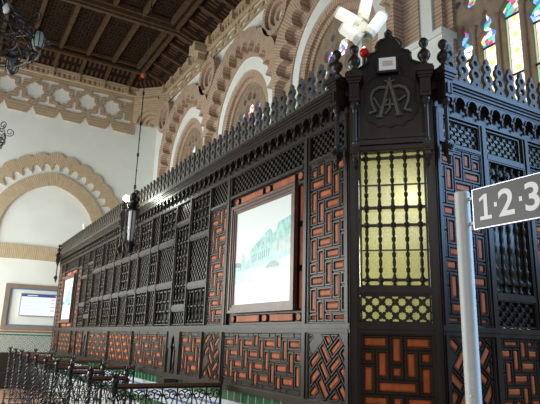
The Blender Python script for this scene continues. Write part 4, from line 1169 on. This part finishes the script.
def rail_post(m_, x, y):
    m_.lathe((x, y, 0), [(.045, 0), (.045, .03), (.02, .05), (.018, .1)], 8)
    # twisted square bar
    rows = []; seg = 30; hh = 1.0; r = .021
    for k in range(seg + 1):
        a = k / seg * 2 * PI * 3.2; z_ = .08 + hh * k / seg
        rows.append([len(m_.v) + i for i in range(4)])
        for i in range(4): m_.v.append((x + r * math.cos(a + i * PI / 2), y + r * math.sin(a + i * PI / 2), z_))
    for A, B in zip(rows, rows[1:]):
        for i in range(4): m_.f.append((A[i], A[(i + 1) % 4], B[(i + 1) % 4], B[i])); m_.m.append(0); m_.uv.append(None)
    m_.lathe((x, y, 1.07), [(.026, 0), (.034, .02), (.034, .05), (.018, .07), (.030, .09), (.036, .11), (.026, .135), (.010, .15), (.016, .165), (.006, .185), (.003, .215)], 10)
    for k in range(4):
        a = k * PI / 2 + .4; dx, dy = math.cos(a), math.sin(a)
        m_.tube([(x + dx * .01, y + dy * .01, 1.20), (x + dx * .035, y + dy * .035, 1.225), (x + dx * .045, y + dy * .045, 1.245), (x + dx * .030, y + dy * .03, 1.255)], .007, 5)
RY = [5.40, 6.40, 7.45, 8.40, 9.35, 10.35, 11.35, 12.35, 13.35, 14.4]
RXE = [2.60, 1.90, 1.90, 2.60, 1.90, 2.58, 1.90, 2.50, 1.9, 2.50]
words = ['nearest the camera, long with scrollwork', 'second from the camera, short', 'third from the camera, short', 'fourth from the camera, reaching the booth', 'fifth from the camera, short',
         'sixth from the camera', 'seventh from the camera', 'eighth from the camera', 'ninth from the camera', 'farthest from the camera, by the far wall']
for i, (y, xe) in enumerate(zip(RY, RXE)):
    x0 = 1.50
    t = empty('queue_railing', (x0, y, 0), 'black wrought iron queue railing with wooden handrail, ' + words[i], 'railing', 'queue railings in front of the booth')
    m_ = MB(); rail_post(m_, x0, y); m_.build('post', M['iron'], t)
    m_ = MB(); rail_fr = Fr((x0, y, 0), (1, 0, 0), (0, -1, 0)); L_ = xe - x0
    for k in range(6):
        pass
    m_.prism(rail_fr, [(.02, ZH), (L_, ZH), (L_, ZH + .028), (.02, ZH + .028)], -.028, .028); m_.build('handrail', M['handrail'], t)
    m_ = MB()
    P = lambda u, z, yy=y: (x0 + u, yy, z)
    m_.tube([P(0, ZH - .012), P(L_, ZH - .012)], .010, 6); m_.tube([P(0, .12), P(L_, .12)], .010, 6); m_.tube([P(0, .62), P(L_, .62)], .007, 6)
    n_ = max(2, round(L_ / .155)); wd = L_ / n_
    for k in range(n_):
        m_.tube([P((k + 1) * wd, .12), P((k + 1) * wd, ZH - .01)], .008, 6)
        scroll(m_, P, k * wd, (k + 1) * wd, .64, ZH - .03); scroll(m_, P, k * wd, (k + 1) * wd, .14, .60)
    m_.build('scrollwork', M['iron'], t)
    m_ = MB(); rail_post(m_, xe, y) if xe < 2 else m_.lathe((xe, y, 0), [(.03, 0), (.03, .02), (.014, .04), (.014, ZH), (.022, ZH + .01), (.02, ZH + .03), (.004, ZH + .05)], 8); m_.build('end_post', M['iron'], t)
# hanging lamp on a chain from the corner rosette
hp = ray(131.5, 225, 8.0); hx, hy = hp.x, hp.y
t = empty('hanging_lamp', (hx, hy, hp.z), 'black iron lantern with pale glass hanging on a long chain before the booth', 'hanging lamp')
zb = ray(135.3, 189, 8.0).z; zl = ray(131, 252, 8.0).z; H_ = zb - zl
m_ = MB(); m_.tube([(hx, hy, ZB), (hx, hy, zb)], .008, 6); z = ZB - .2; k = 0
while z > zb:
    m_.tube([(hx + .014 * math.cos(a_) * (k % 2), hy + .014 * math.cos(a_) * (1 - k % 2), z + .035 * math.sin(a_)) for a_ in [i * PI / 4 for i in range(8)]], .006, 4, 0, True); z -= .25; k += 1
m_.build('chain', M['iron'], t)
m_ = MB(); m_.lathe((hx, hy, zl), [(r, h * H_) for r, h in [(.10, .66), (.11, .68), (.075, .72), (.05, .76), (.075, .79), (.08, .82), (.04, .86), (.03, .89), (.05, .92), (.045, .95), (.012, .98), (.01, 1.0)]], 10); m_.build('cap', M['iron'], t)
m_ = MB()
for k in range(6):
    a_ = k * PI / 3 + .2; d_ = Vector((math.cos(a_), math.sin(a_), 0)); q = Vector((hx, hy, zl))
    m_.tube([q + d_ * .095 + Vector((0, 0, H_ * .68)), q + d_ * .10 + Vector((0, 0, H_ * .40)), q + d_ * .085 + Vector((0, 0, H_ * .14)), q + d_ * .105 + Vector((0, 0, H_ * .08)), q + d_ * .09], .011, 5)
m_.lathe((hx, hy, zl), [(.01, -.03), (.04, .01), (.06, H_ * .06), (.085, H_ * .12)], 8); m_.build('cage', M['iron'], t)
m_ = MB(); m_.lathe((hx, hy, zl), [(.040, H_ * .17), (.055, H_ * .40), (.055, H_ * .66)], 6); m_.build('lantern_glass', M['opal'], t)

# iron chandelier, upper left
def chandelier(c, Rr, label, lanterns, sc=1.0):
    c = Vector(c); t = empty('chandelier', c, label, 'chandelier')
    m_ = MB()
    def circ(r, z, rad, K=36): m_.tube([c + Vector((r * math.cos(2 * PI * k / K), r * math.sin(2 * PI * k / K), z)) for k in range(K)], rad, 6, 0, True)
    circ(Rr, 0, .022 * sc); circ(Rr, .16 * sc, .016 * sc); circ(Rr * .55, .05, .014 * sc)
    for k in range(24):
        a = 2 * PI * k / 24; P = lambda u, z, a=a: c + Vector((Rr * math.cos(a + u / Rr), Rr * math.sin(a + u / Rr), z))
        m_.tube([P(0, 0), P(.03 * sc, .05 * sc), P(.0, .1 * sc), P(-.03 * sc, .12 * sc), P(0, .16 * sc)], .009 * sc, 5)
    m_.build('ring', M['iron'], t)
    m_ = MB()
    for k in range(8):
        a = 2 * PI * k / 8; d = Vector((math.cos(a), math.sin(a), 0))
        m_.tube([c + Vector((0, 0, -.25 * sc)), c + d * Rr * .35 + Vector((0, 0, -.12 * sc)), c + d * Rr * .7 + Vector((0, 0, .0)), c + d * Rr * 1.0], .016 * sc, 6)
        m_.tube([c + Vector((0, 0, 1.1 * sc)), c + d * Rr * .5 + Vector((0, 0, .55 * sc)), c + d * Rr + Vector((0, 0, .16 * sc))], .012 * sc, 5)
        # scroll above each arm end
        q = c + d * (Rr + .08 * sc)
        m_.tube([q + d * (.09 * sc * (1 - .05 * i) * math.cos(i * .5)) + Vector((0, 0, .30 * sc + .09 * sc * (1 - .05 * i) * math.sin(i * .5))) for i in range(-4, 14)], .011 * sc, 5)
    for k in range(16):
        a = 2 * PI * (k + .5) / 16; d = Vector((math.cos(a), math.sin(a), 0)); e_ = Vector((-d.y, d.x, 0))
        for f_, z_, rr in ((.78, .07, .10), (.92, -.10, .08), (.62, .30, .11)):
            q = c + d * Rr * f_ + Vector((0, 0, z_ * sc))
            m_.tube([q + e_ * (rr * sc * (1 - .05 * i) * math.cos(i * .6)) + Vector((0, 0, rr * sc * (1 - .05 * i) * math.sin(i * .6))) for i in range(14)], .008 * sc, 5)
    circ(Rr * .62, .42 * sc, .014 * sc); circ(Rr * .8, -.14 * sc, .012 * sc)
    m_.tube([c + Vector((0, 0, -.3 * sc)), c + Vector((0, 0, 1.1 * sc))], .03 * sc, 8)
    for k in range(4):
        a = 2 * PI * k / 4 - .4; q = c + Vector((math.cos(a) * Rr * .55, math.sin(a) * Rr * .55, -.14 * sc)); m_.lathe(tuple(q), [(.005, -.30 * sc), (.03 * sc, -.24 * sc), (.05 * sc, -.16 * sc), (.02 * sc, -.08 * sc), (.04 * sc, -.03 * sc), (.01, 0)], 8); m_.tube([c + Vector((0, 0, 1.1 * sc)), Vector((c.x, c.y, ZB))], .015, 6)
    m_.build('scroll_arms', M['iron'], t)
    for k in range(8):
        a = 2 * PI * k / 8 - .56; d = Vector((math.cos(a), math.sin(a), 0)); q = c + d * Rr + Vector((0, 0, .02))
        if k in lanterns:
            m_ = MB(); h = .30 * sc; r = .10 * sc; q = q + Vector((0, 0, -.02 * sc)) + d * .04
            m_.lathe(tuple(q), [(.02, -h * .62), (r * .7, -h * .5), (r * .75, -h * .46)], 8); m_.lathe(tuple(q), [(r * .75, h * .46), (r * .6, h * .55), (.02, h * .75)], 8)
            for j in range(8):
                b = 2 * PI * j / 8
                m_.tube([q + Vector((r * f * math.cos(b), r * f * math.sin(b), h * z_)) for f, z_ in ((.75, -.46), (1.05, -.2), (1.05, .2), (.75, .46))], .008 * sc, 4)
            lo = m_.build('lantern', M['iron'], t)
            g = MB(); g.lathe(tuple(q), [(r * .7, -h * .45), (r * .98, -h * .2), (r * .98, h * .2), (r * .7, h * .45)], 8); link('lantern_glass', g.mesh('lantern_glass', [M['lglass']]), lo, (0, 0, 0))
        else:
            m_ = MB(); m_.lathe(tuple(q + Vector((0, 0, .1 * sc))), [(.02 * sc, 0), (.045 * sc, .04 * sc), (.05 * sc, .09 * sc), (.03 * sc, .14 * sc), (.01, .18 * sc)], 8); m_.build('bulb', M['bulb'], t, True)
    return t
M['lglass'] = plain('pale_green_lantern_glass', (.32, .40, .36), .15, spec=.8); M['bulb'] = plain('opal_bulb', (.75, .75, .68), .2)
cc = ray(-13, 40, 8.0)
chandelier(cc, .72, 'black wrought iron ring chandelier with lanterns and opal bulbs, under the dark ceiling', (0, 2, 4, 6), .9)
cc = ray(-22, 138, 9.5)
chandelier(cc, .42, 'black iron scroll of a lower chandelier at the left picture edge by the white wall', (), .7)
